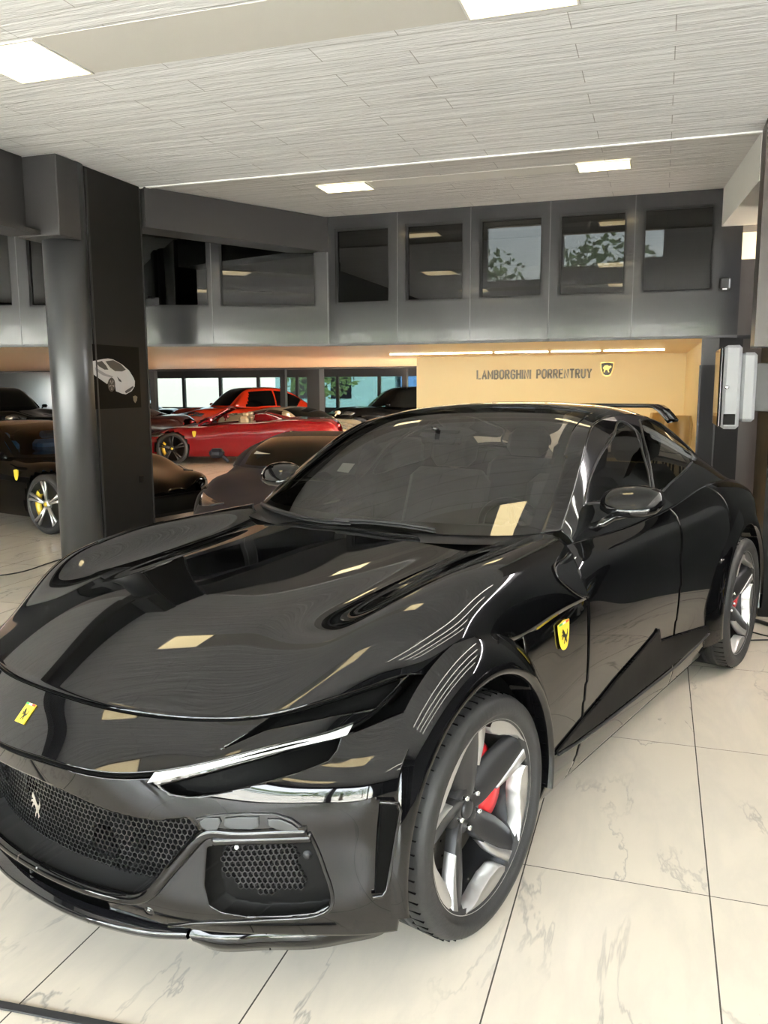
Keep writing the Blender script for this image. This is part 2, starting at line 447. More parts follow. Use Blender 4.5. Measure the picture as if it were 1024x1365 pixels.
# steel column with poster board, beams
col = empty('steel_column', (-4.30, 5.45, 0), 0, 'dark grey steel column with round front edge carrying the framed car poster', 'column')
MB().lathe([(.0, 0), (.16, 0), (.16, ZC), (0, ZC)], 40, 'z').build('round_post', M['column_round'], col)
MB().bbox((-.10, .09, 0), (.14, .80, ZC-.002), .006).build('board', M['panel_dark'], col)
MB().box((.1405, .095, .02), (.149, .112, ZC-.02)).box((.1405, .785, .02), (.149, .797, ZC-.02)).build('edge_strip', M['column_grey'], col, weld=False)
MB().bbox((-.20, -.26, ZC-.56), (.17, -.02, ZC-.004), .006).build('beam_bracket', M['beam_dark'], col)
MB().bbox((.141, .60, .86), (.146, .66, .92), .002).build('socket', M['gloss_black'], col)
bm_ = empty('steel_beam', (-4.42, 2.2, ZC), 0, 'dark steel I-beam running along the ceiling towards the column on the left', 'beam')
MB().box((-.008, -4.2, -.52), (.008, 2.98, -.004)).build('web', M['beam_dark'], bm_)
MB().box((-.13, -4.2, -.55), (.13, 2.98, -.521)).build('bottom_flange', M['beam_dark'], bm_)
# oblique beam from the column to the mezzanine
a0 = np.array([-4.12, 6.26]); a1 = np.array([-3.17, YF-.01])
zb1 = wat((440, 336), Y=YF)[2]
def zat(px, xy):
    d = ray(px); t = (xy @ np.array(xy))/(d[:2] @ np.array(xy)) if False else np.linalg.norm(xy)/np.linalg.norm(d[:2]); return HC + d[2]*t
zb0 = zat((179, 302), a0)
dr = (a1-a0)/np.linalg.norm(a1-a0); nr = np.array([-dr[1], dr[0]])*.3
mb = MB(); vs = []
for p, zb in ((a0, zb0), (a1, zb1)):
    for q in (p, p+nr):
        vs += [(q[0], q[1], zb), (q[0], q[1], ZC-.002)]
mb.add(vs, [(0, 1, 3, 2), (4, 6, 7, 5), (0, 4, 5, 1), (2, 3, 7, 6), (0, 2, 6, 4), (1, 5, 7, 3)], 0, True)
ob = mb.build('oblique_beam', M['beam_dark'])
tag(ob, 'deep dark beam running from behind the column to the bend of the mezzanine front', 'beam')

# poster: a black board with a silver sports car, flat as in the place
po = empty('car_poster', (-4.30+.1405, 5.54, 1.66), 0, 'black poster with a silver sports car, mounted on the dark column', 'poster')
PX = -4.30+.1415
def ppt(px, dx=0.):
    q = wat(px, X=PX)
    return np.array([dx+.001, q[1]-5.54, q[2]-1.66])
pq = [ppt(q) for q in ((111, 461), (184, 463), (187.5, 543), (113, 544.5))]
ys = [q[1] for q in pq]; zs = [q[2] for q in pq]
MB().box((0, min(ys), min(zs)), (.006, max(ys), max(zs))).build('sheet', M['poster_black'], po)
mat('poster_silver', (.42, .42, .43), .4); mat('poster_grey', (.22, .22, .23), .4); mat('poster_dark', (.02, .02, .022), .3)
PS = .4395/.4395
def flat(mb, poly, dx, m=0):
    mb.add([ppt((x, y), dx) for x, y in poly], [tuple(range(len(poly)))], m, True)
def z5(L): return [(x*220/938., 460+y*320/1365.) for x, y in L]
body = z5([(497,100),(520,92),(580,80),(610,76),(640,82),(690,110),(730,145),(755,185),(763,205),(762,235),(745,262),(712,280),(690,276),(655,262),(650,225),(635,190),(615,195),(606,222),(560,190),(525,165),(518,188),(505,180),(496,150)])
m1 = MB(); flat(m1, body, .0064)
m1.build('car_picture', M['poster_silver'], po, weld=False, fixn=False)
m1 = MB()
flat(m1, z5([(595,92),(640,86),(682,108),(712,140),(690,150),(650,148),(622,128)]), .0068)
flat(m1, z5([(540,100),(575,90),(600,118),(612,140),(590,140),(560,122)]), .0068)
for cx, cy, rx, ry in ((630, 225, 21, 40), (507, 155, 12, 30)):
    flat(m1, z5([(cx+rx*math.cos(t), cy+ry*math.sin(t)) for t in np.linspace(0, 2*PI, 20, endpoint=False)]), .0068)
flat(m1, z5([(660,178),(684,200),(688,212),(672,205)]), .0068)
flat(m1, z5([(706,262),(752,232),(756,240),(735,262),(712,275)]), .0068)
m1.build('car_picture_glass', M['poster_dark'], po, weld=False, fixn=False)
m1 = MB()
for cx, cy, rx, ry in ((631, 226, 14, 30), (508, 156, 7, 22)):
    for k in range(5):
        t = 2*PI*k/5+.3
        flat(m1, z5([(cx, cy), (cx+rx*math.cos(t-.2), cy+ry*math.sin(t-.2)), (cx+rx*math.cos(t+.2), cy+ry*math.sin(t+.2))]), .0072)
flat(m1, z5([(535,125),(600,165),(640,178),(630,186),(580,172),(540,145)]), .0072)
m1.build('car_picture_detail', M['poster_grey'], po, weld=False, fixn=False)
m1 = MB(); flat(m1, z5([(752,292),(765,287),(777,294),(774,315),(765,330),(755,316)]), .0072)
m1.build('shield_emblem', M['sign_letter'], po, weld=False, fixn=False)

# ------------------------------------------------------------------ mezzanine front
def facade(name, O, D, L, s_of, wins, seams, z0, z1, first):
    """panelled wall through O along D (unit XY), local x along the wall; wins: list of (s0,s1,z0,z1)"""
    ang = math.atan2(D[1], D[0])
    root = bpy.data.objects.new(name, None)
    mb = MB()
    ss = sorted(set([0., L]+[v for w in wins for v in w[:2]])); zz = sorted(set([z0, z1]+[v for w in wins for v in w[2:]]))
    for i in range(len(ss)-1):
        for j in range(len(zz)-1):
            cx, cz = (ss[i]+ss[i+1])/2, (zz[j]+zz[j+1])/2
            if any(w[0] < cx < w[1] and w[2] < cz < w[3] for w in wins): continue
            mb.box((ss[i], 0, zz[j]), (ss[i+1], .12, zz[j+1]))
    o = mb.build(name, M['facade_grey'], weld=False); o.location = (O[0], O[1], 0); o.rotation_euler = (0, 0, ang); struct(o)
    sm = MB()
    for s in seams: sm.box((s-.004, -.002, z0+.002), (s+.004, .01, z1))
    sm.box((0, -.012, z0-.02), (L, .02, z0+.004))
    g = sm.build('panel_joint', M['lower_dark'], o, weld=False)
    for k, w in enumerate(wins):
        fr = MB(); b = .018
        for lo, hi in (((w[0], w[2]), (w[1], w[2]+b)), ((w[0], w[3]-b), (w[1], w[3])), ((w[0], w[2]+b), (w[0]+b, w[3]-b)), ((w[1]-b, w[2]+b), (w[1], w[3]-b))):
            fr.box((lo[0]-O[0]*0, .02, lo[1]), (hi[0], .10, hi[1]))
        wo = fr.build('window_%d' % (first+k), M['frame_dark'], weld=False); wo.location = o.location; wo.rotation_euler = o.rotation_euler; struct(wo)
        MB().box((w[0]+b, .045, w[2]+b), (w[1]-b, .055, w[3]-b)).build('pane', M['facade_glass'], wo)
    return o
def onplane(px, O, D):                    # (s, z) of a photo pixel on a vertical wall
    n = np.array([-D[1], D[0], 0.]); d = ray(px); O3 = np.array([O[0], O[1], 0.])
    P = CAM + d*(((O3-CAM) @ n)/(d @ n))
    return float((P-O3) @ np.array([D[0], D[1], 0])), float(P[2])
OB = np.array([-3.165, YF])
# right section: along +X
D1 = np.array([1., 0.])
def rect(l, t, r, b, O, D):
    s0, za = onplane((l, (t+b)/2), O, D); s1, _ = onplane((r, (t+b)/2), O, D)
    _, zt = onplane(((l+r)/2, t), O, D); _, zb = onplane(((l+r)/2, b), O, D)
    return [s0, s1, zb, zt]
W = [rect(447, 305, 519, 406, OB, D1), rect(540.5, 298, 618, 402, OB, D1), rect(639.5, 289, 723, 397, OB, D1), rect(745, 281, 834.5, 391, OB, D1), rect(857, 273, 952, 386, OB, D1)]
zb = sum(w[2] for w in W)/5; zt = sum(w[3] for w in W)/5
for w in W: w[2], w[3] = zb, zt
seams = [onplane(q, OB, D1)[0] for q in ((530, 380), (627, 380), (732, 380), (845, 350))]
L1 = onplane((985.5, 400), OB, D1)[0]
facade('wall_back', OB, D1, L1, None, W, seams, ZB, ZC+.02, 1)
# left section: bends towards the viewer
L2 = 8.6
az = YAW+.045
D2 = np.array([math.cos(az), math.sin(az)]); OL = OB - D2*L2
W2 = [rect(293, 321, 421, 411, OL, D2), rect(165, 322, 277, 412, OL, D2), rect(38, 336, 60, 419, OL, D2), rect(-60, 353, 16, 419, OL, D2)]
W2[2][1] = W2[2][0]+.75; W2[2][1] = min(W2[2][1], W2[1][0]-.15)
for w in W2: w[2], w[3] = zb-.02, zt
seams2 = [onplane(q, OL, D2)[0] for q in ((437, 400), (284, 440), (28, 440))]
facade('wall_back_left', OL, D2, L2, None, W2, seams2, ZB, ZC+.02, 6)
# rooms behind the mezzanine windows: a dark back wall and floor
mw = []
for l, t_, rr, b_ in ((650, 303, 723, 372), (752, 312, 836, 352), (860, 306, 884, 342)):
    p, q = wat((l, t_), Y=11.2), wat((rr, b_), Y=11.2); mw.append((p[0], q[0], q[2], p[2]))
xs_ = sorted([-16, 2]+[v for w in mw for v in w[:2]]); mb = MB()
for i in range(len(xs_)-1):
    w = [w for w in mw if w[0] < (xs_[i]+xs_[i+1])/2 < w[1]]
    if w: mb.box((xs_[i], 11.2, ZB+.2), (xs_[i+1], 11.3, w[0][2])).box((xs_[i], 11.2, w[0][3]), (xs_[i+1], 11.3, 3.75))
    else: mb.box((xs_[i], 11.2, ZB+.2), (xs_[i+1], 11.3, 3.75))
struct(mb.build('wall_mezzanine', M['lower_dark'], weld=False))
struct(MB().box((-16, YF-2.8, 3.72), (2, 11.4, 3.80)).build('ceiling_mezzanine', M['lower_dark']))
# underside of the mezzanine, hall behind it
mb = MB()
mb.add([(OL[0], OL[1], ZB), (OB[0], OB[1], ZB), (OB[0]+L1, OB[1], ZB), (OB[0]+L1, 17, ZB), (-20, 17, ZB), (-20, OL[1], ZB)], [(0, 1, 2, 3, 4, 5)])
mb.add([(OL[0], OL[1], ZB+.25), (OB[0], OB[1]+.12, ZB+.25), (OB[0]+L1, OB[1]+.12, ZB+.25), (OB[0]+L1, 17, ZB+.25), (-20, 17, ZB+.25), (-20, OL[1], ZB+.25)], [(5, 4, 3, 2, 1, 0)])
struct(mb.build('ceiling_lower', M['under_beige'], smooth=False))
struct(MB().box((-22, 17.0, ZB-.035), (.8, 17.15, ZB+.5)).build('trim_6', M['lower_dark']))
struct(MB().box((-22, 17.15, 2.30), (.8, 27.4, 2.4)).build('ceiling_hall', M['hall_ceiling']))
# far windows
yw = 27.0
mb = MB().box((-22, yw, 0), (1, yw+.15, .9)).box((-22, yw, 2.06), (1, yw+.15, 2.42))
struct(mb.build('wall_far', M['lower_dark'], weld=False))
xs = np.linspace(-21, 0, 15)
for k in range(14):
    fr = MB()
    fr.box((xs[k]-.05, yw-.02, .9), (xs[k]+.05, yw+.1, 2.06)).box((xs[k]+.05, yw, .9), (xs[k+1]-.05, yw+.06, .96)).box((xs[k]+.05, yw, 2.0), (xs[k+1]-.05, yw+.06, 2.06))
    w = struct(fr.build('window_%d' % (10+k), M['lower_dark'], weld=False))
    MB().box((xs[k]+.05, yw+.02, .96), (xs[k+1]-.05, yw+.03, 2.0)).build('pane', M['hall_glass'], w)
for k, (px, Y) in enumerate((((421, 520), 22.4), ((85, 520), 16.2), ((205, 510), 22.), ((378, 510), 23.), ((540, 510), 25.))):
    q = wat(px, Y=Y); r = .19 if k < 2 else .08
    o = MB().box((q[0]-r, Y-r, 0), (q[0]+r, Y+r, ZB if Y < 17 else 2.30)).build('hall_column', M['lower_dark'])
    tag(o, ['thick dark square column in the hall behind the red cars', 'thick dark square column at far left behind the parked cars', 'slim dark column by the far windows just right of the poster column', 'slim dark column by the far windows behind the orange car', 'slim dark column by the far windows beside the cream sign wall'][k], 'column', 'hall columns')
# flush lights under the lower ceiling
for k, (px, w) in enumerate((((240, 490.0), .9), ((320, 488), .9), ((375, 491.5), .8), ((487, 487.), .9), ((20, 489), .9))):
    q = wat(px, Z=2.3 if True else ZB); q = wat(px, Y=18.2)
    t = MB().box((q[0]-w/2, 18.1, 2.285), (q[0]+w/2, 18.4, 2.30)).build('ceiling_light', M['light_small'])
    tag(t, 'flat white light in the ceiling of the hall beyond the mezzanine', 'ceiling light', 'hall ceiling lights')
for k, (l, r, y) in enumerate(((520, 655, 475.), (660, 730, 472), (735, 800, 471), (805, 886, 469.))):
    a = wat((l, y), Z=ZB); b = wat((r, y), Z=ZB); yy = 10.6
    a = wat((l, y), Y=yy); b = wat((r, y), Y=yy)
    t = MB().box((a[0], yy, ZB-.012), (b[0], yy+.05, ZB)).build('ceiling_light', M['light_wall'])
    tag(t, 'thin linear light above the cream sign wall, %s of the row' % ('leftmost', 'second', 'third', 'rightmost')[k], 'ceiling light', 'linear lights above the sign')
# cream sign wall with letters and shield
YS = 12.0
sx0 = wat((555.5, 520), Y=YS)[0]; sx1 = wat((913, 520), Y=YS)[0]
struct(MB().box((sx0, YS, 0), (sx1+.1, YS+.25, ZB)).build('wall_sign', M['sign_wall']))
xr = wat((932, 520), Y=YF+.15)[0]
mb = MB(); mb.prism([(sx1, YS, 0), (sx1, YS, ZB), (xr+.06, YF+.14, ZB), (xr+.06, YF+.14, 0)], (.1, 0, 0))
struct(mb.build('wall_sign_side', M['sign_wall']))
# letters: stroke font in metal, each letter a piece of the sign
STROKES = {
 'L': [[(0,1),(0,0),(.6,0)]], 'A': [[(0,0),(.36,1),(.72,0)],[(.13,.33),(.59,.33)]], 'M': [[(0,0),(0,1),(.4,.25),(.8,1),(.8,0)]],
 'B': [[(0,0),(0,1),(.4,1),(.58,.9),(.58,.63),(.4,.53),(0,.53)],[(.4,.53),(.62,.42),(.62,.1),(.42,0),(0,0)]],
 'O': [[(.22,0),(.5,0),(.7,.2),(.7,.8),(.5,1),(.22,1),(0,.8),(0,.2),(.22,0)]],
 'R': [[(0,0),(0,1),(.42,1),(.6,.88),(.6,.6),(.42,.48),(0,.48)],[(.34,.48),(.64,0)]],
 'G': [[(.68,.78),(.5,1),(.2,1),(0,.8),(0,.2),(.2,0),(.5,0),(.68,.15),(.68,.48),(.38,.48)]],
 'H': [[(0,0),(0,1)],[(.66,0),(.66,1)],[(0,.52),(.66,.52)]], 'I': [[(0,0),(0,1)]],
 'N': [[(0,0),(0,1),(.64,0),(.64,1)]], 'P': [[(0,0),(0,1),(.42,1),(.6,.87),(.6,.56),(.42,.44),(0,.44)]],
 'E': [[(.56,1),(0,1),(0,0),(.56,0)],[(0,.52),(.46,.52)]], 'T': [[(0,1),(.64,1)],[(.32,1),(.32,0)]],
 'U': [[(0,1),(0,.2),(.2,0),(.46,0),(.66,.2),(.66,1)]], 'Y': [[(0,1),(.34,.48),(.68,1)],[(.34,.48),(.34,0)]]}
WID = {'L':.6,'A':.72,'M':.8,'B':.62,'O':.7,'R':.64,'G':.68,'H':.66,'I':0,'N':.64,'P':.6,'E':.56,'T':.64,'U':.66,'Y':.68}
def stroke(mb, pts, w, f, d):             # flat stroke of width w through 2D pts, f maps 2D->3D, extruded by d
    P = [np.array(p, float) for p in pts]; n = len(P); A = []; B = []
    for i in range(n):
        t = P[min(i+1, n-1)]-P[max(i-1, 0)]; t = t/np.linalg.norm(t); nn = np.array([-t[1], t[0]])
        e = 0 if 0 < i < n-1 else (w/2 if i else -w/2)
        A.append(P[i]+nn*w/2+t*e*.5); B.append(P[i]-nn*w/2+t*e*.5)
    for i in range(n-1):
        mb.prism([f(A[i]), f(A[i+1]), f(B[i+1]), f(B[i])], d)
def sign_word(text, pl, pr, yb, yt):
    a = wat((pl, yb[0]), Y=YS); b = wat((pr, yb[1]), Y=YS); h = wat((pl, yt[0]), Y=YS)[2]-a[2]
    gap = .42; tot = sum(WID[c] for c in text)+gap*(len(text)-1)
    sx = (b[0]-a[0])/tot
    root = empty('wall_lettering', (a[0], YS, a[2]), 0, 'dark metal lettering on the cream sign wall, %s of its two words' % ('left' if pl < 700 else 'right'), 'lettering', 'sign lettering')
    x = 0.
    for c in text:
        mb = MB()
        for s in STROKES[c]: stroke(mb, [(x*sx+p[0]*sx, p[1]*h) for p in s], .022, lambda q: (q[0], -.012, q[1]), (0, .012, 0))
        mb.build('letter', M['sign_letter'], root, weld=False, smooth=False)
        x += WID[c]+gap
sign_word('LAMBORGHINI', 636.5, 707, (505, 504), (494, 493))
sign_word('PORRENTRUY', 716, 788, (504, 503), (493, 492))
def shield_outline(w, h, n=10):           # shield centred at 0, top edge gently bowed
    top = [(-w/2+w*k/n, h/2 - .06*h*math.cos(PI*k/n)**2) for k in range(n+1)]
    side = [(w/2*math.cos(t*PI/2)**.75, h/2-.06*h-(h-.06*h)*math.sin(t*PI/2)**1.15) for t in np.linspace(.08, 1, n)]
    return top + side + [(-x, y) for x, y in side[::-1][1:]]
c0 = wat((809.5, 492), Y=YS)
sh = empty('wall_shield', (c0[0], YS, c0[2]), 0, 'dark shield with a gold bull hung right of the lettering on the cream wall', 'emblem')
sw = wat((819, 492), Y=YS)[0]-wat((800.5, 492), Y=YS)[0]; shh = wat((810, 482.5), Y=YS)[2]-wat((810, 502.5), Y=YS)[2]
mat('emblem_gold', (.55, .40, .14), .35, .8)
MB().prism([(x, -.02, y) for x, y in shield_outline(sw, shh)], (0, .02, 0)).build('rim', M['emblem_gold'], sh)
MB().prism([(x, -.024, y) for x, y in shield_outline(sw*.86, shh*.86)], (0, .006, 0)).build('field', M['badge_black'], sh)
bull = [(-.34,.02),(-.2,.2),(.0,.24),(.16,.16),(.3,.2),(.36,.1),(.3,.02),(.2,-.02),(.14,-.16),(.2,-.3),(.1,-.3),(.04,-.14),(-.1,-.1),(-.18,-.3),(-.28,-.3),(-.24,-.1)]
MB().prism([(x*sw*.9, -.028, y*shh*.9+.01) for x, y in bull], (0, .005, 0)).build('bull', M['emblem_gold'], sh)

# ------------------------------------------------------------------ right-hand side
p1 = wat((965, 250), Y=YF); p2 = wat((963, 302), Y=YF)
mb = MB()
xa, xb = .565, p1[0]
za = p2[2]
top = [(xa, YE+.03, ZC+.02), (.95, YE+.03, ZC+.02), (.95, YF+.0, ZC+.02), (xb, YF+.0, ZC+.02)]
mb.prism([(x, y, za) for x, y, z in top], (0, 0, ZC+.02-za))
struct(mb.build('trim_7', M['plaster'], smooth=False))
# reader on the facade end panel
q = wat((966.5, 378), Y=YF-.02)
rd = empty('card_reader', (q[0], YF, q[2]), 0, 'small black card reader on the grey panel at the right end of the mezzanine', 'card reader')
MB().bbox((-.05, -.03, -.055), (.05, .0, .055), .018).build('case', M['satin_black'], rd)
MB().bbox((-.018, -.034, -.052), (.018, -.028, -.040), .002).build('indicator', M['white_lens'], rd)
# grey post and dark door panel under the mezzanine end
x0 = wat((956, 520), Y=YF)[0]; x1 = wat((987, 520), Y=YF)[0]
struct(MB().box((x0, YF, 0), (x1, YF+.12, ZB)).build('trim_8', M['frame_dark']))
xd = wat((933, 520), Y=YF)[0]
d = struct(MB().box((xd, YF+.02, 0), (x0, YF+.08, ZB-.0)).build('door_1', M['lower_dark']))
MB().box((xd-.012, YF+.0, 0), (xd+.004, YF+.022, 1.83)).build('door_edge', M['satin_black'], d)
MB().box((xd+.004, YF+.005, .9), (x0-.015, YF+.022, 1.83)).build('door_leaf', M['door_dark'], d)
# brown lacquered wall behind the right column
xw = wat((985.5, 400), Y=YF)[0]
struct(MB().box((xw, YF+.05, 0), (3.2, YF+.17, 2.72)).build('wall_niche', M['brown_gloss']))
struct(MB().box((xw, YF+.02, ZB-.03), (3.2, YF+.048, ZB+.0)).build('trim_9', M['facade_grey']))
struct(MB().box((xw, 9.6, 0), (3.2, 9.7, 3.2)).build('wall_niche_back', M['sign_wall']))
# right column with hanging casing
struct(MB().box((.735, 6.42, 0), (1.6, 7.2, ZC)).build('wall_column', M['panel_dark']))
struct(MB().box((.565, 5.98, 1.90), (1.6, 6.25, ZC-.004)).build('wall_casing', M['brown_gloss']))
# silver wall screen seen from the side
TY = 6.3
tl = wat((967, 460), Y=TY); tr = wat((991, 460), Y=TY); bl = wat((964, 572), Y=TY)
tv = empty('wall_display', (tl[0], TY, bl[2]), 0, 'silver display box on the dark column at right, seen from its side', 'display')
hh = tl[2]-bl[2]; ww = tr[0]-tl[0]
MB().bbox((0, 0, 0), (ww, .55, hh), .02).build('case', M['silver_case'], tv)
MB().bbox((-.028, .012, .012), (-.002, .54, hh-.012), .01).build('screen', M['screen_dark'], tv)
MB().bbox((ww+.004, .02, .05), (ww+.10, .53, hh-.05), .02).build('rear_housing', M['silver_case'], tv)
MB().bbox((ww+.10, .10, .12), (.735-tl[0], .45, hh-.12), .005).build('bracket', M['column_grey'], tv)
MB().lathe([(0, -.004), (.012, -.004), (.014, -.001), (.014, .002)], 20, 'y', c=(.02+.005, 0, hh*.50)).build('button', M['chrome'], tv)
MB().bbox((.012, -.004, .03), (ww*.78, .004, .105), .003).build('port_cover', M['matte_black'], tv)
# cables on the floor
def cable(pts, r, label):
    P = curve(pts, 40); P[:, 2] = np.maximum(P[:, 2], r)
    tag(MB().tube(P, r, 8).build('floor_cable', M['cable_black']), label, 'cable', 'floor cables')
f = lambda x, y: wat((x, y), Z=.006)
cable([f(975, 836), f(995, 833), f(1008, 829), f(1026, 834), f(1060, 835)], .014, 'thick black cable on the floor by the right column')
cable([f(985, 850), f(1000, 842), f(1012, 845), f(1024, 848), f(1060, 850)], .005, 'thin black cable on the tiles, upper of two behind the rear wheel')
cable([f(975, 862), f(995, 854), f(1012, 853), f(1026, 853), f(1060, 858)], .005, 'thin black cable on the tiles, lower of two behind the rear wheel')
cable([f(-40, 767), f(0, 767), f(30, 762), f(55, 754), f(95, 742), (-4.2, 5.2, .006)], .006, 'thin dark cable on the floor left of the dark column')
# threshold bar bottom left
a = wat((-30, 1335), Z=.004); b = wat((140, 1368), Z=.004)
dd = (b-a)/np.linalg.norm(b-a); nn = np.array([-dd[1], dd[0], 0])*.012
tag(MB().prism([a-dd*1.5-nn, b+dd*.6-nn, b+dd*.6+nn, a-dd*1.5+nn], (0, 0, .006)).build('threshold_bar', M['lower_dark']), 'dark threshold bar across the floor at the bottom left corner', 'threshold')
# shell around the front room (seen in reflections)
struct(MB().box((7., -2.2, 0), (7.1, 9.7, ZC)).build('wall_right', M['lower_dark']))
struct(MB().box((1.6, 6.42, 0), (7., 6.6, ZC)).build('wall_right_end', M['lower_dark']))
struct(MB().box((-22.1, -2.2, 0), (-22, 27.2, ZC)).build('wall_left', M['lower_dark']))
struct(MB().box((-22, -2.2, 0), (-14.04, -2.05, 2.95)).build('wall_front_left', M['lower_dark']))
mb = MB().box((-22, -2.2, 2.95), (7.2, -2.05, ZC))
struct(mb.build('wall_front', M['lower_dark'], weld=False))
xs = np.linspace(-14, 7.0, 10)
for k in range(9):
    fr = MB().box((xs[k]-.04, -2.2, 0), (xs[k]+.04, -2.06, 2.95)).box((xs[k]+.04, -2.18, 0), (xs[k+1]-.04, -2.08, .08)).box((xs[k]+.04, -2.18, 2.87), (xs[k+1]-.04, -2.08, 2.95))
    w = struct(fr.build('window_%d' % (24+k), M['lower_dark'], weld=False))
    MB().box((xs[k]+.04, -2.14, .08), (xs[k+1]-.04, -2.13, 2.87)).build('pane', M['clear_glass'], w)
for x in (1.9, 2.7, 3.5, 4.4):                 # linear lights along the right wall, seen as bright lines in the wing
    t = MB().box((x-.012, .2, ZC-.02), (x+.012, 5.6, ZC)).build('ceiling_light', M['light_line'])
    tag(t, 'thin linear ceiling light at right, mirrored as a line in the wing', 'ceiling light', 'right linear lights')
# outdoors
struct(MB().box((-60, -60, -.25), (60, 60, -.12)).build('ground', M['outside_ground']))
rnd = random.Random(3)
def tree(x, y, h, r, label):
    t = empty('tree', (x, y, -.12), 0, label, 'tree', 'trees outside')
    MB().tube([(0, 0, 0), (.05, 0, h*.3), (0, .05, h*.6)], [.22, .16, .08], 10).build('trunk', M['bark'], t)
    mb = MB()
    for i in range(1100):
        a, b, c = rnd.gauss(0, 1), rnd.gauss(0, 1), rnd.gauss(0, 1); n = math.sqrt(a*a+b*b+c*c); q = rnd.random()**.4*r
        p = np.array([a/n*q, b/n*q, h*.62+c/n*q*.85]); s = .17*rnd.uniform(.6, 1.3)
        u = np.array([rnd.gauss(0, 1) for _ in range(3)]); u /= np.linalg.norm(u); v = np.cross(u, [rnd.gauss(0, 1) for _ in range(3)]); v /= np.linalg.norm(v)
        mb.add([p-u*s, p+v*s*.6, p+u*s, p-v*s*.6], [(0, 1, 2, 3)], 0, True)
    o = mb.build('foliage', M['leaf_green'], t, weld=False, fixn=False)
for x, y, h, r in ((-9, -12, 7, 2.8), (-3, -14, 8, 3.2), (2.5, -11, 6.5, 2.4), (8, -13, 8, 3), (-17, -11, 7, 3)):
    tree(x, y, h, r, 'leafy green tree standing outside the shop front, mirrored in the mezzanine windows')
for x, y, h, r in ((-14, 34, 5, 2.2), (-8.2, 40, 9.5, 2.7), (-2.6, 38, 9.5, 2.7), (3.0, 40, 9.5, 2.6)):
    tree(x, y, h, r, 'leafy tree outdoors beyond the far hall windows')
def house(x0, x1, y0, y1, h, m, label):
    t = empty('building', ((x0+x1)/2, (y0+y1)/2, -.12), 0, label, 'building')
    w, d = (x1-x0)/2, (y1-y0)/2
    MB().box((-w, -d, 0), (w, d, h)).build('wall', M[m], t)
    k = MB()
    MB().box((-w-.2, -d-.2, h), (w+.2, d+.2, h+.2)).build('roof', M['lower_dark'], t)
    for i in range(max(2, int(w/1.2))):
        cx = -w+.9+i*2.2
        if cx+.6 > w: break
        MB().box((cx, -d-.03, 1.2), (cx+1.1, -d+.01, 2.4)).build('window', M['screen_dark'], t)
house(-19, -12.5, 40, 46, 5, 'outside_teal', 'pale green building outdoors behind the left far windows')
house(-12.2, -9.0, 40, 43, 3.4, 'outside_blue', 'blue building outdoors seen through the far windows')
house(-8.6, -6.0, 32.2, 34.2, 3.2, 'outside_yellow', 'yellow building outdoors seen through the far windows beside the sign wall')
house(-24, 18, -32, -26, 5.5, 'house_white', 'long white building across the street in front of the shop')
# ================================================================== the black car (car space: x forward, y to its left, z up)
car = empty('car', (CARX, CARY, 0), CARA, 'glossy black four-door sports car with yellow badges in the foreground', 'car')
def sym(G):                               # half grid (columns from the centre out) -> full width grid
    G = np.asarray(G, float); Mi = G[:, :0:-1].copy(); Mi[..., 1] *= -1
    return np.concatenate([Mi, G], 1)
def panel(name, S, us, vs, mask=None, m='paint_black', parent=None, flip=False, solid=.004):
    P = S.grid(us, vs)
    mb = MB(); mb.grid(P, 0, mask, not flip)
    # exact surface normals keep reflections continuous across shut lines
    return mb.build(name, M[m], parent or car, fixn=False, solid=solid, offset=-1)
def cells(us, vs):
    return np.meshgrid((us[1:]+us[:-1])/2, (vs[1:]+vs[:-1])/2, indexing='ij')
def mirpoly(poly):                        # polygon in (u, v) of a full-width surface, v across
    return [(u, 1-v) for u, v in poly]

# ---- bonnet clamshell: stations front to rear, columns centre to edge
def onpx(x, y, L):                        # height at which (x, y) is seen on the photo polyline L
    L = np.array(L, float); lo, hi = .3, 1.3
    for _ in range(40):
        z = (lo+hi)/2; p = cproj(np.array([x, y, z])); t = np.interp(p[0], L[:, 0], L[:, 1])
        if p[1] > t: lo = z
        else: hi = z
    return z
R0PX = [(-90,850),(-40,874),(0,888.5),(38,908),(86,927),(130,939),(178,950),(254,957.5),(300,957.5),(350,955),(400,945),(450,930),(500,913),(530,905),(560,890)]
R0 = [(x, y, onpx(x, y, R0PX)) for x, y in ((.822,0),(.806,.20),(.752,.40),(.700,.52),(.620,.635),(.500,.735),(.375,.815),(.262,.880))]
HOOD = [
 R0,
 [(.64,0,.888),(.628,.20,.884),(.594,.40,.874),(.552,.52,.868),(.485,.64,.876),(.380,.765,.912),(.275,.865,.902),(.19,.925,.858)],
 [(.42,0,.953),(.416,.20,.950),(.40,.40,.940),(.375,.515,.934),(.33,.64,.952),(.24,.78,.996),(.15,.893,.957),(.075,.945,.885)],
 [(.17,0,.995),(.168,.20,.993),(.16,.40,.983),(.14,.52,.972),(.115,.64,.997),(.05,.78,1.045),(-.02,.898,.988),(-.085,.948,.882)],
 [(-.08,0,1.025),(-.08,.20,1.022),(-.083,.41,1.010),(-.09,.535,.995),(-.10,.655,1.025),(-.15,.785,1.070),(-.22,.90,1.00),(-.27,.942,.842)],
 [(-.34,0,1.053),(-.342,.20,1.050),(-.35,.42,1.036),(-.36,.55,1.022),(-.37,.67,1.050),(-.43,.79,1.082),(-.49,.90,1.005),(-.52,.945,.858)],
 [(-.62,0,1.080),(-.625,.20,1.078),(-.65,.43,1.072),(-.675,.57,1.066),(-.72,.69,1.085),(-.82,.80,1.090),(-.81,.895,1.010),(-.785,.958,.872)]]
SH = Surf(sym(HOOD))
us = np.linspace(0, 1, 90); vs = np.linspace(0, 1, 150)
panel('bonnet', SH, us, vs)
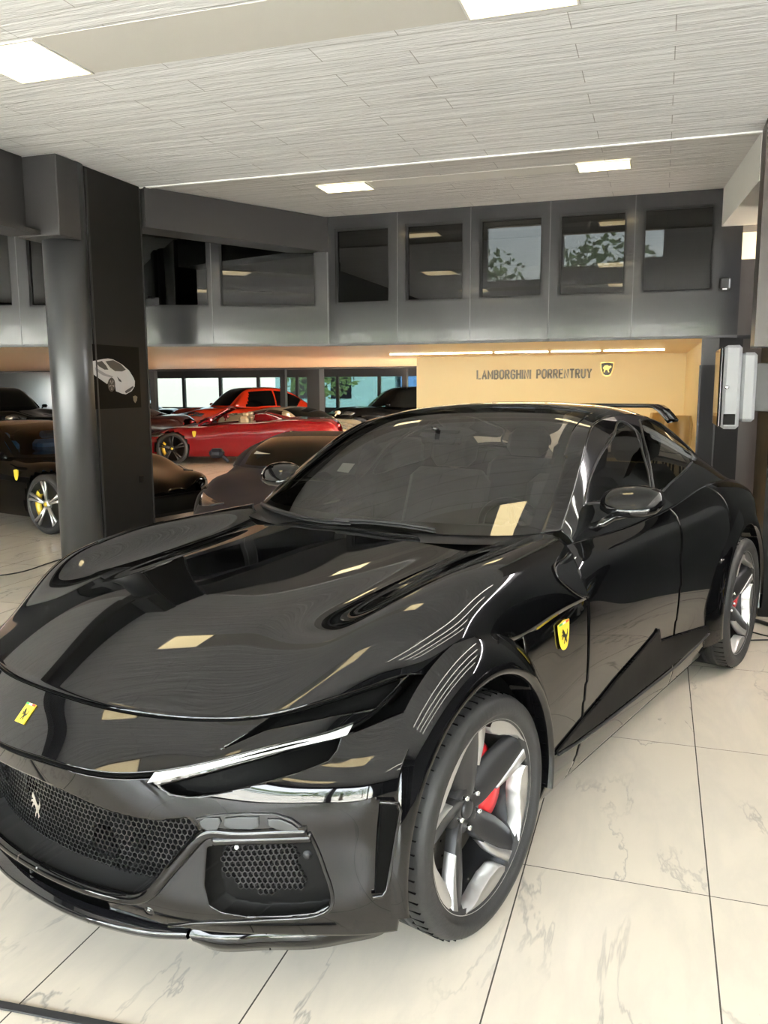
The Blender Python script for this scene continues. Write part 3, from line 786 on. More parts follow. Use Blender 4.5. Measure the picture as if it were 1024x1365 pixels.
# ---- nose panel between the bonnet shut line and the lip above the grille
LIPPX = [(-90,950),(-40,974),(0,990),(25,1000),(63,1012),(114,1025),(157,1032),(203,1031),(260,1020),(350,999),(468,968),(505,940),(531,911),(560,890)]
LIP = [(x, y, onpx(x, y, LIPPX)) for x, y in ((.948,0),(.933,.19),(.880,.37),(.800,.52),(.708,.63),(.575,.735),(.425,.82),(.282,.882))]
R0n = [(x+.002, y, z-.006) for x, y, z in R0]
def mix3(a, b, t, bulge): return [tuple((1-t)*np.array(p)+t*np.array(q)+np.array([bulge, 0, bulge])) for p, q in zip(a, b)]
NOSE = [R0n, mix3(R0n, LIP, .34, .003), mix3(R0n, LIP, .68, .002), LIP]
SN = Surf(sym(NOSE))
# ---- bumper shell
def und(p, dx, dz): return (p[0]+dx, p[1], p[2]+dz)
ROWA = [und(p, -.006, -.018) for p in LIP]
ROWA[6] = (.445,.828,ROWA[6][2]); ROWA[7] = (.335,.895,.785); ROWA.append((.26,.945,.795))
BUMP = [
 ROWA,
 [(.925,0,.585),(.910,.20,.582),(.868,.375,.585),(.808,.52,.600),(.730,.645,.625),(.648,.760,.640),(.575,.858,.655),(.508,.930,.668),(.440,.974,.676)],
 [(.905,0,.470),(.890,.20,.470),(.850,.38,.475),(.805,.51,.482),(.732,.645,.495),(.652,.76,.508),(.582,.860,.518),(.525,.932,.526),(.458,.985,.530)],
 [(.905,0,.375),(.890,.20,.375),(.848,.38,.378),(.802,.52,.382),(.728,.65,.388),(.652,.765,.392),(.584,.862,.396),(.528,.935,.400),(.464,.988,.402)],
 [(.902,0,.305),(.886,.20,.305),(.845,.38,.305),(.798,.52,.302),(.725,.65,.302),(.648,.765,.302),(.580,.862,.302),(.524,.932,.302),(.462,.985,.302)],
 [(.885,0,.250),(.870,.20,.250),(.830,.37,.248),(.785,.50,.245),(.714,.63,.242),(.640,.745,.242),(.572,.845,.242),(.518,.915,.242),(.457,.972,.242)]]
SB = Surf(sym(BUMP))
# ---- flank
XS = [-.30,-.55,-.85,-1.2,-1.6,-2.0,-2.35,-2.65,-3.0,-3.35,-3.65,-3.9,-4.02]
R_ = [
 ([.99,1.01,1.055,1.05,1.05,1.06,1.085,1.105,1.10,1.075,1.04,1.0,.97], [.76,.79,.842,.866,.872,.868,.855,.845,.84,.82,.775,.69,.58]),
 ([.93,.94,.98,.975,.975,.985,1.00,1.02,1.02,1.0,.97,.94,.92], [.885,.895,.920,.930,.932,.932,.938,.948,.955,.935,.875,.765,.63]),
 ([.84,.86,.885,.87,.87,.875,.885,.89,.89,.88,.87,.86,.85], [.943,.940,.944,.944,.943,.946,.965,.985,.995,.975,.91,.795,.65]),
 ([.70,.72,.74,.74,.74,.74,.74,.74,.74,.74,.74,.74,.74], [.958,.952,.953,.953,.952,.954,.968,.988,1.0,.985,.92,.80,.65]),
 ([.55,.56,.57,.57,.57,.57,.57,.57,.57,.57,.57,.57,.57], [.970,.962,.954,.952,.950,.952,.964,.984,1.0,.985,.92,.80,.65]),
 ([.40,.40,.41,.41,.41,.41,.41,.41,.41,.41,.41,.41,.41], [.976,.968,.952,.946,.944,.946,.958,.980,.998,.98,.91,.79,.64]),
 ([.29,.29,.29,.29,.29,.29,.29,.30,.30,.30,.32,.34,.36], [.972,.966,.954,.950,.950,.952,.960,.972,.98,.95,.88,.76,.61]),
 ([.20,.20,.20,.20,.20,.20,.20,.20,.22,.24,.26,.28,.30], [.935,.935,.93,.93,.93,.93,.93,.93,.93,.90,.82,.70,.55])]
FL = np.array([[(XS[i], R_[r][1][i], R_[r][0][i]) for r in range(8)] for i in range(13)])
SF = Surf(FL)
RW_, RWR = .368, .3865                    # wheel centre heights
XR = -3.018
def arch_mask(P, extra=0.):
    Cc = (P[1:, 1:]+P[:-1, 1:]+P[1:, :-1]+P[:-1, :-1])/4
    d1 = np.hypot(Cc[..., 0]-.02, Cc[..., 2]-RW_); d2 = np.hypot(Cc[..., 0]-XR, Cc[..., 2]-RWR)
    return ~((d1 < .475+extra) | (d2 < .53+extra))
us = np.linspace(0, 1, 220); vs = np.linspace(0, 1, 90)
P = SF.grid(us, vs); keep = arch_mask(P)
U, V = cells(us, vs)
def both(name, S, us, vs, mask, m, parent=None, solid=.004):
    P = S.grid(us, vs); mb = MB(); mb.grid(P, 0, mask, True)
    Q = P.copy(); Q[..., 1] *= -1
    o1 = mb.build(name, M[m], parent or car, fixn=False, solid=solid)
    mb = MB(); mb.grid(Q, 0, mask)
    o2 = mb.build(name, M[m], parent or car, fixn=False, solid=solid)
    return o1, o2
# shut lines of the doors, in flank params
def fl(px): return lift(SF, px)
door_front = [fl(p) for p in ((783, 800), (785, 830), (784, 880), (780, 930), (774, 975))]
pf_ = np.polyfit([p[1] for p in door_front], [p[0] for p in door_front], 2); uf = lambda v: np.polyval(pf_, v)
door_mid = [fl(p) for p in ((893, 672), (902, 706), (906, 740), (907, 780), (908, 800))]
pm_ = np.polyfit([p[1] for p in door_mid], [p[0] for p in door_mid], 1); um = lambda v: np.polyval(pm_, v)
ur_ = 0.632
Cc = SF.grid((us[1:]+us[:-1])/2, (vs[1:]+vs[:-1])/2)
sill_top = .262
isd1 = (U > uf(V)) & (U <= um(V)); isd2 = (U > um(V)) & (U < ur_)
both('front_wing', SF, us, vs, keep & (U <= uf(V)), 'paint_black')
fd = both('front_door', SF, us, vs, keep & isd1, 'paint_black')
rd_ = both('rear_door', SF, us, vs, keep & isd2, 'paint_black')
both('rear_quarter', SF, us, vs, keep & (U >= ur_), 'paint_black')
def seam(S, uvs, r=.0022, m='gap_black', name='shut_line', parent=None, n=60, mir=True, lift_=0.0):
    P = curve([S.pt(*q) for q in uvs], n)
    mb = MB(); mb.tube(P, r, 6)
    if mir: mb.mirror()
    return mb.build(name, M[m], parent or car)
vv = np.linspace(.30, .93, 12)
seam(SF, [(uf(v), v) for v in vv]); seam(SF, [(um(v), v) for v in np.linspace(.13, .80, 10)])
# ---- greenhouse
TOP = [
 [(-.595,0,1.078),(-.605,.22,1.080),(-.655,.45,1.083),(-.745,.66,1.088),(-.895,.80,1.098)],
 [(-.80,0,1.205),(-.808,.21,1.204),(-.845,.43,1.200),(-.915,.63,1.195),(-1.055,.77,1.205)],
 [(-1.08,0,1.360),(-1.086,.20,1.358),(-1.115,.40,1.352),(-1.175,.58,1.345),(-1.28,.715,1.350)],
 [(-1.37,0,1.490),(-1.374,.18,1.488),(-1.395,.36,1.482),(-1.44,.52,1.470),(-1.51,.655,1.462)],
 [(-1.60,0,1.545),(-1.602,.17,1.543),(-1.615,.34,1.535),(-1.65,.49,1.520),(-1.72,.615,1.498)],
 [(-2.0,0,1.570),(-2.0,.16,1.568),(-2.0,.32,1.558),(-2.02,.46,1.540),(-2.05,.585,1.508)],
 [(-2.45,0,1.560),(-2.45,.155,1.557),(-2.45,.31,1.546),(-2.45,.45,1.526),(-2.45,.570,1.490)],
 [(-2.90,0,1.490),(-2.90,.15,1.487),(-2.90,.30,1.475),(-2.89,.44,1.452),(-2.87,.560,1.412)],
 [(-3.35,0,1.345),(-3.35,.15,1.342),(-3.34,.30,1.330),(-3.31,.44,1.305),(-3.25,.57,1.270)],
 [(-3.80,0,1.140),(-3.79,.15,1.137),(-3.76,.30,1.125),(-3.70,.46,1.100),(-3.60,.62,1.080)]]
ST = Surf(sym(TOP))
SIDE = [   # stations along, rows top to belt
 [(-.895,.80,1.098),(-.90,.822,1.082),(-.90,.838,1.066),(-.90,.846,1.052)],
 [(-1.055,.77,1.205),(-1.075,.812,1.15),(-1.085,.842,1.10),(-1.09,.858,1.05)],
 [(-1.28,.715,1.350),(-1.315,.79,1.24),(-1.33,.842,1.13),(-1.34,.869,1.05)],
 [(-1.51,.655,1.462),(-1.58,.762,1.32),(-1.62,.836,1.17),(-1.64,.872,1.05)],
 [(-1.72,.615,1.498),(-1.82,.742,1.345),(-1.88,.828,1.19),(-1.90,.869,1.055)],
 [(-2.05,.585,1.508),(-2.12,.722,1.36),(-2.17,.818,1.20),(-2.19,.864,1.07)],
 [(-2.45,.570,1.490),(-2.48,.702,1.35),(-2.50,.80,1.21),(-2.50,.851,1.093)],
 [(-2.87,.560,1.412),(-2.86,.68,1.30),(-2.84,.78,1.20),(-2.82,.845,1.10)],
 [(-3.25,.57,1.270),(-3.22,.665,1.215),(-3.18,.76,1.155),(-3.14,.835,1.09)],
 [(-3.60,.62,1.080),(-3.58,.67,1.075),(-3.54,.74,1.065),(-3.50,.80,1.055)]]
SS = Surf(SIDE)
def stpx(L): return [lift(ST, p, box=(0, .6, 0, 1)) for p in L]
# windscreen glass outline (left half from the photo, mirrored)
ws_r = stpx([(752, 700), (766, 640), (779, 592), (789, 560)])
us = np.linspace(0, 1, 150); vs = np.linspace(0, 1, 120)
U, V = cells(us, vs)
ug0, ug1 = .0, .372
hw = lambda u: np.interp(u, [0, .1, .2, .3, .42], [.452, .448, .444, .44, .43])
isg = (U < ug1 + .016*(1-((V-.5)/.5)**2)) & (abs(V-.5) < hw(U))
isr = (U > .80) & (U < .97) & (abs(V-.5) < .40)
panel('windscreen', ST, us, vs, isg, 'windscreen_glass', solid=0)
panel('rear_window', ST, us, vs, isr, 'dark_glass', solid=0)
panel('roof', ST, us, vs, ~isg & ~isr)
# black band round the windscreen edge
bd = (isg & ~((U < .345 + .016*(1-((V-.5)/.5)**2)) & (U > .018) & (abs(V-.5) < hw(U)-.032)))
Pn = ST.grid(us, vs); 
mb = MB(); mb.grid(Pn - np.array([.004, 0, .003]), 0, bd, True); mb.build('windscreen_border', M['satin_black'], car, fixn=False)
# side glass
W1 = [(779,672),(783,650),(793,622),(806,598),(820,576),(838,566),(846,572),(856,600),(863,626),(866,660),(820,672)]
W2 = [(853,560),(870,560),(890,567),(905,578),(918,592),(926,606),(921,618),(908,632),(888,650),(873,655),(868,628),(860,592)]
def poly_uv(S, L, **k): return [lift(S, p, **k) for p in L]
w1 = poly_uv(SS, W1); w2 = poly_uv(SS, W2)
us = np.linspace(0, 1, 260); vs = np.linspace(0, 1, 80)
U, V = cells(us, vs)
g1 = inpoly(U, V, w1); g2 = inpoly(U, V, w2)
both('door_window', SS, us, vs, g1, 'dark_glass', solid=0); both('rear_door_window', SS, us, vs, g2, 'dark_glass', solid=0)
both('window_frame', SS, us, vs, ~g1 & ~g2, 'gloss_black', solid=.004)
for w_ in (w1, w2):
    P = np.array([SS.pt(*q) for q in w_+w_[:1]]); P = np.concatenate([curve(P, 90)])
    mb = MB(); mb.tube(P[:-1], .006, 6, closed=True); mb.mirror(); mb.build('window_seal', M['satin_black'], car)
def solidify(o, th, off):
    for q in (o, bpy.data.objects.get(o.get('twin', ''))):
        if q: md = q.modifiers.new('thick', 'SOLIDIFY'); md.thickness = th; md.offset = off
# ------------------------------------------------------------------ cutting openings into the shells
def centers(A): return (A[1:, 1:]+A[:-1, 1:]+A[1:, :-1]+A[:-1, :-1])/4
def dens(poly, n=6):
    out = []
    for i in range(len(poly)):
        a = np.array(poly[i], float); b = np.array(poly[(i+1) % len(poly)], float)
        for k in range(n): out.append(a+(b-a)*k/n)
    return np.array(out)
def newton(S, u, v, px):
    e = 1e-3
    for _ in range(5):
        p = cproj(S.pt(u, v)); r = px-p
        if np.hypot(*r) < .05: break
        ue = e if u+e <= 1 else -e; ve = e if v+e <= 1 else -e
        J = np.stack([(cproj(S.pt(u+ue, v))-p)/ue, (cproj(S.pt(u, v+ve))-p)/ve], 1)
        try: s = np.linalg.solve(J, r)
        except Exception: break
        s = np.clip(s, -.02, .02); u = min(max(u+s[0], 0), 1); v = min(max(v+s[1], 0), 1)
    return u, v
def cut(S, us, vs, polys, full=True, snap=True):
    """masks of the cells inside each photo polygon; outline vertices are moved onto the polygon"""
    P = S.grid(us, vs); n, k = P.shape[:2]
    Cc = centers(P); Q = cproj(Cc); near = (Cc[..., 1] >= -1e-6) if full else np.ones(Cc.shape[:2], bool)
    QV = cproj(P); masks = []
    for poly in polys:
        m = inpoly(Q[..., 0], Q[..., 1], poly) & near
        mv = np.zeros((n+1, k+1), bool); mv[1:-1, 1:-1] = m
        cnt = mv[:-1, :-1].astype(int)+mv[1:, :-1]+mv[:-1, 1:]+mv[1:, 1:]
        bd = (cnt > 0) & (cnt < 4)
        if snap:
            D = dens(poly, 24)
            for i, j in np.argwhere(bd):
                if full and P[i, j, 1] < .012: continue
                if i in (0, n-1) or j in (0, k-1): continue
                d = np.linalg.norm(D-QV[i, j], axis=1); q = D[d.argmin()]
                if d.min() > 14: continue
                u, v = newton(S, us[i], vs[j], q); p = S.pt(u, v)
                if np.linalg.norm(p-P[i, j]) > .03: continue
                P[i, j] = p
                if full: P[i, k-1-j] = p*np.array([1, -1, 1])
        if full: m = m | m[:, ::-1]
        masks.append(m)
    return P, masks
def recess(name, P, m, off, matn, parent=None, floor=True, wall=True, half=True):
    n, k = P.shape[:2]
    if half: m = m & (centers(P)[..., 1] > 0)
    off = np.array(off, float); mb = MB()
    Pf = P + off
    if floor: mb.grid(Pf, 0, m)
    if wall:
        M_ = np.zeros((n+1, k+1), bool); M_[1:-1, 1:-1] = m
        fs = []; vs_ = []
        def q(a, b):
            o = len(vs_); vs_.extend([P[a], P[b], Pf[b], Pf[a]]); fs.append((o, o+1, o+2, o+3))
        for i, j in np.argwhere(m):
            if not M_[i, j+1]: q((i, j), (i, j+1))
            if not M_[i+2, j+1]: q((i+1, j+1), (i+1, j))
            if not M_[i+1, j]: q((i+1, j), (i, j))
            if not M_[i+1, j+2]: q((i, j+1), (i+1, j+1))
        mb.add(vs_, fs)
    if half: mb.mirror()
    return mb.build(name, M[matn], parent or car)
def pxcurve(S, L, n=60, off=(0, 0, 0), box=(0, 1, 0, 1)):
    return curve([S.pt(*lift(S, p, box=box)) for p in L], n)+np.array(off)
def bead(S, L, r, m, name, parent=None, off=(0, 0, 0), n=60, mir=True, box=(0, 1, 0, 1)):
    mb = MB(); mb.tube(pxcurve(S, L, n, off, box), r, 8)
    if mir: mb.mirror()
    return mb.build(name, M[m], parent or car)
HALF = (0, 1, .46, 1)
# ---- nose panel with the air duct above the lamp
DUCT = [(292,1001),(330,978),(364,953),(440,930),(536,902),(532,912),(500,945),(440,956),(354,974)]
us = np.linspace(0, 1, 44); vs = np.linspace(0, 1, 321)
P, (mD,) = cut(SN, us, vs, [DUCT])
mb = MB(); mb.grid(P, 0, ~mD); nose = mb.build('nose_panel', M['paint_black'], car, fixn=False, solid=.004)
recess('air_duct', P, mD, (-.07, 0, -.012), 'recess_black')
seamP = [SH.pt(0, v) for v in np.linspace(.02, .98, 90)]
mb = MB(); mb.tube(np.array(seamP)+np.array([.001, 0, -.003]), .0026, 6); mb.build('shut_line', M['gap_black'], car)
lip = [SN.pt(1, v) for v in np.linspace(.01, .99, 90)]
mb = MB(); mb.tube(np.array(lip)+np.array([-.004, 0, -.008]), .005, 6); mb.build('lip_gap', M['gap_black'], car)
# ---- bumper
GR = [(-80,960),(0,1016),(40,1034),(82,1053),(115,1069),(148,1082),(180,1090),(208,1094),(232,1092),(250,1090),(262,1101),(268,1112),(250,1132),(232,1153),(215,1173),(202,1187),(189,1195),(164,1196),(135,1190),(109,1181),(55,1157),(0,1121),(-80,1070)]
LI = [(-80,1085),(0,1133),(55,1168),(109,1192),(143,1201),(152,1231),(100,1213),(50,1187),(0,1149),(-80,1100)]
SI = [(276,1130),(300,1126),(350,1124),(412,1118),(424,1140),(434,1168),(441,1195),(438,1208),(420,1217),(380,1221),(330,1222),(295,1216),(279,1206),(273,1180)]
SL = [(509,1074),(528,1075),(531,1080),(520,1150),(514,1184),(510,1190),(501,1191),(503,1150)]
UD = [(212,1047),(260,1035),(300,1024),(350,1010),(400,995),(456,979),(449,1000),(438,1014),(400,1029),(365,1039),(330,1048),(290,1058),(255,1062),(228,1058)]
us = np.linspace(0, 1, 90); vs = np.linspace(0, 1, 361)
P, (mG, mL, mI, mU) = cut(SB, us, vs, [GR, LI, SI, UD])
mb = MB(); mb.grid(P, 0, ~(mG | mL | mI | mU)); mb.build('bumper', M['paint_black'], car, fixn=False, solid=.004)
grl = recess('grille', P, mG, (-.12, 0, .02), 'matte_black', half=False)
recess('lower_intake', P, mL, (-.10, 0, .01), 'recess_black', half=False)
intake = recess('side_intake', P, mI, (-.055, 0, .004), 'sill_black')
lamp_bed = recess('lamp_recess', P, mU, (-.05, 0, -.012), 'recess_black')
# honeycomb meshes
dU = np.linspace(0, 1, 161); dV = np.linspace(0, 1, 641); DB = SB.grid(dU, dV)
def bil(u, v):
    a = np.clip(np.asarray(u)*160, 0, 159.999); b = np.clip(np.asarray(v)*640, 0, 639.999)
    i = a.astype(int); j = b.astype(int); x = (a-i)[..., None]; y = (b-j)[..., None]
    return DB[i, j]*(1-x)*(1-y)+DB[i+1, j]*x*(1-y)+DB[i, j+1]*(1-x)*y+DB[i+1, j+1]*x*y
LU = np.linalg.norm(np.diff(DB[:, 320], axis=0), axis=1).sum(); LV = np.linalg.norm(np.diff(DB[80], axis=0), axis=1).sum()
def honeycomb(name, poly, off, r, wire, parent, grow=0, matn='gloss_black', depth=.012, half=False, ulim=(0, 1)):
    off = np.array(off, float); mb = MB(); hx = r*math.sqrt(3); cells_ = []
    nv = int(LV/hx)+2; nu = int(LU/(1.5*r))+2
    for b in range(nu):
        for a in range(-nv//2-1, nv//2+2):
            cells_.append((.0+b*1.5*r/LU, .5+(a+.5*(b % 2))*hx/LV))
    cc = np.array(cells_); cc = cc[(cc[:, 1] > .02) & (cc[:, 1] < .98) & (cc[:, 0] > .01) & (cc[:, 0] < .99)]
    Pc = bil(cc[:, 0], cc[:, 1]); Pm = Pc.copy(); Pm[:, 1] = abs(Pm[:, 1]); Q = cproj(Pm)
    pl = np.array(poly, float); c0 = pl.mean(0); pl2 = c0+(pl-c0)*(1+grow)
    ok = inpoly(Q[:, 0], Q[:, 1], [tuple(p) for p in pl2])
    if half: ok &= Pc[:, 1] > 0
    cc = cc[ok]
    ang = PI/6+np.arange(6)*PI/3 + PI/2*0
    for u, v in cc:
        ring = []
        for rr, dx in ((r*1.0, 0), (r-wire, 0), (r-wire, -depth)):
            uu = u+np.sin(ang)*rr/LU; v2 = v+np.cos(ang)*rr/LV
            ring.append(bil(uu, v2)+off+np.array([dx, 0, 0]))
        V = np.concatenate(ring)
        fs = [(k, (k+1) % 6, 6+(k+1) % 6, 6+k) for k in range(6)]+[(6+k, 6+(k+1) % 6, 12+(k+1) % 6, 12+k) for k in range(6)]
        mb.add(V, fs, 0, True)
    if half: mb.mirror()
    return mb.build(name, M[matn], parent, weld=False, fixn=False)
mat('mesh_metal', (.03, .03, .031), .28, .6)
honeycomb('honeycomb_mesh', GR, (-.085, 0, .018), .0098, .0022, grl, .06, 'mesh_metal')
MI = [(281,1138),(300,1136),(370,1134),(378,1150),(393,1198),(372,1202),(330,1202),(300,1194),(284,1178),(278,1160)]
honeycomb('honeycomb_mesh', MI, (-.045, 0, .004), .0085, .0019, intake, .0, 'mesh_metal', half=True)
# painted ridges round the openings
GRB = [(-10,1114),(28,1143),(55,1159),(109,1183),(164,1198),(189,1197),(203,1188),(216,1173),(232,1154),(250,1133),(267,1115),(276,1110),(300,1110),(350,1110),(408,1108)]
bead(SB, GRB[1:], .017, 'paint_black', 'grille_ridge', off=(-.004, 0, 0), n=120, box=HALF)
bead(SB, [(283,1121),(310,1120),(350,1119),(385,1118),(413,1117)], .0145, 'paint_black', 'intake_bar', off=(-.004, 0, 0), n=50, box=HALF)
bead(SB, [(412,1110),(424,1135),(434,1163),(443,1195),(441,1209),(424,1220),(380,1225),(330,1228),(270,1230),(225,1238)], .006, 'paint_black', 'intake_rim', n=90, box=HALF)
sn = np.array([.62, .785, 0.]); s0 = np.array([.479, .9885, .40])
sl = [cplane(p, s0, sn) for p in SL]
mb = MB(); mb.prism(sl, -sn*.03); mb.mirror(); slot = mb.build('air_slot', M['recess_black'], car)
mb = MB(); mb.tube([cplane(p, s0+sn*.002, sn) for p in ((506,1069),(531,1071),(534,1080),(522,1150),(516,1186),(510,1194),(497,1196))], .005, 8); mb.mirror(); mb.build('slot_rim', M['paint_black'], slot)
# parking sensors
def sensor(px, r, matn, off=(0, 0, 0), name='parking_sensor', parent=None):
    u, v = lift(SB, px, box=HALF); p = SB.pt(u, v)+np.array(off); n = SB.nrm(u, v); n = n if n[0] > 0 else -n
    q = Vector(n).to_track_quat('Z', 'Y').to_matrix().to_4x4(); q.translation = Vector(p)
    mb = MB(); mb.lathe([(0, .004), (r*.6, .004), (r*.62, .002), (r*.85, .002), (r, -.002)], 20, 'z'); mb.xf(q); mb.mirror()
    return mb.build(name, M[matn], parent or car)
sensor((392, 1152), .013, 'rim_grey', (-.052, 0, 0)); sensor((199, 1215), .016, 'gloss_black')
sensor((300, 1139), .006, 'white_lens', (-.04, 0, 0), 'intake_lamp', intake)
# vertical fin in the lower intake
mb = MB(); 
for y in (-.02, .0): pass
p = SB.pt(*lift(SB, (42, 1172), box=HALF)); mb.bbox((p[0]-.10, p[1]-.005, .235), (p[0]-.005, p[1]+.005, .305), .002); mb.build('intake_fin', M['satin_black'], car)
# ---- lamps
def patch(S, poly, off, name, m, parent, thick=.004, mir=True, n=(60, 60), full=True, k=0, flipp=False):
    uv = [lift(S, p, box=HALF if full else (0, 1, 0, 1)) for p in poly]
    ua, va = np.min(uv, 0); ub, vb = np.max(uv, 0)
    us = np.linspace(max(0, ua-.01), min(1, ub+.01), n[0]); vs = np.linspace(max(0, va-.01), min(1, vb+.01), n[1])
    P, (mm,) = cut(S, us, vs, [poly], full=False)
    mb = MB(); mb.grid(P+np.array(off), 0, mm, flipp)
    if mir: mb.mirror()
    o = mb.build(name, M[m], parent or car, fixn=False)
    solidify(o, thick, 0)
    return o
LAMP = [(262,1091),(285,1086),(330,1083),(368,1084),(390,1091),(402,1100),(411,1109),(360,1109),(300,1108),(278,1108),(268,1102)]
lampo = patch(SB, LAMP, (.004, 0, .0), 'headlight', 'gloss_black', None)
for L in ([(270,1093),(278,1088),(296,1088),(299,1094),(294,1103),(280,1105),(273,1100)], [(303,1089),(325,1087),(349,1087),(349,1099),(340,1103),(310,1102),(303,1098)], [(360,1090),(377,1090),(392,1096),(404,1105),(392,1106),(372,1103),(361,1098)]):
    patch(SB, L, (.010, 0, .0), 'lens', 'clear_lens', lampo, n=(30, 30))
DRL = [(197,1044),(206,1033),(260,1021),(330,1004),(400,987),(440,977),(468,968),(474,969),(464,981),(400,997),(330,1015),(260,1033)]
us = np.linspace(0, 1, 60)
A = curve([SN.pt(*lift(SN, p, box=HALF)) for p in ((206,1032),(260,1020),(330,1003),(400,986),(440,976),(472,967))], 60)
B = curve([SB.pt(*lift(SB, p, box=HALF)) for p in ((199,1042.5),(260,1029.5),(330,1012),(400,994.5),(440,984.5),(465,978))], 60)
mb = MB(); mb.ribbon(A+np.array([.004, 0, 0]), B+np.array([.007, 0, 0])); mb.mirror()
o = mb.build('running_light', M['white_lens'], car); solidify(o, .008, -1)
mb = MB(); mb.tube(A+np.array([.003, 0, .002]), .0035, 6); mb.mirror(); mb.build('lamp_trim', M['gloss_black'], car)
# ---- splitter winglets and lower lip
WL = [(252,1247),(300,1245),(380,1242),(450,1232),(500,1218),(524,1203)]
top_ = curve([cat(p, z=.215) for p in WL], 50)
low_ = curve([cat(p, z=.150) for p in ((262,1256),(282,1266),(350,1267),(420,1265),(470,1256),(512,1244),(527,1226))], 50)
mb = MB(); G = np.stack([top_+np.array([-.10, -.06, .012]), top_, top_*.4+low_*.6+np.array([.006, .004, 0]), low_, low_+np.array([-.12, -.06, .0])], 1); mb.grid(G); mb.mirror()
mb.build('splitter', M['paint_black'], car)
spl = curve([cat(p, z=.214) for p in ((43,1189),(70,1205),(100,1219),(155,1236),(212,1246),(250,1247))], 50); spl[0, 1] = 0
mb = MB(); G = np.stack([spl+np.array([-.25, 0, .02]), spl+np.array([0, 0, .012]), spl+np.array([.006, 0, 0]), spl+np.array([0, 0, -.012]), spl+np.array([-.25, 0, -.01])], 1); mb.grid(G); mb.mirror()
mb.build('front_lip', M['gloss_black'], car)
# ---- blocks behind the openings, floor pan
mb = MB(); mb.bbox((.30, -.60, .21), (.70, .60, .78), .03); mb.build('radiator_pack', M['matte_black'], car)
mb = MB(); mb.bbox((-3.75, -.66, .17), (.62, .66, .23), .02).bbox((-2.42, -.925, .17), (-.52, .925, .24), .02); mb.build('underbody', M['matte_black'], car)

# ---- wheel arch flares and liners
def flare(cx, cz, prof, a0, a1, name, m='paint_black', n=80, ex=None):
    T = np.linspace(math.radians(a0), math.radians(a1), n); G = []
    for t in T:
        row = []
        for r, y in prof:
            f = ex(t) if ex else 0
            row.append((cx+(r+f*(r-prof[-1][0]))*math.cos(t), y, cz+(r+f*(r-prof[-1][0]))*math.sin(t)))
        G.append(row)
    mb = MB(); mb.grid(np.array(G)); mb.mirror(); return mb.build(name, M[m], car)
FP = [(.555,.925),(.538,.948),(.520,.968),(.492,.988),(.466,1.002),(.448,1.008),(.438,1.004),(.433,.985),(.432,.90)]
flare(.02, RW_, FP, -10, 190, 'wheel_arch', ex=lambda t: -.60+.66*math.sin(min(max(t, 0), PI))**.8*1.0 if t < PI/2 else -.35+.41*max(0, math.sin(t))**.8)
RP = [(.63,.945),(.60,.968),(.575,.985),(.535,1.003),(.500,1.015),(.478,1.020),(.468,1.016),(.463,.998),(.462,.91)]
flare(XR, RWR, RP, -12, 196, 'wheel_arch')
flare(.02, RW_, [(.434,.985),(.45,.80),(.46,.55)], -4, 184, 'arch_liner', 'matte_black')
flare(XR, RWR, [(.466,.99),(.475,.80),(.48,.55)], -4, 184, 'arch_liner', 'matte_black')
mb = MB()
for cx, cz in ((0, RW_), (XR, RWR)): mb.bbox((cx-.5, -.56, .2), (cx+.5, .56, .8), .02)
mb.build('wheel_tub', M['matte_black'], car)
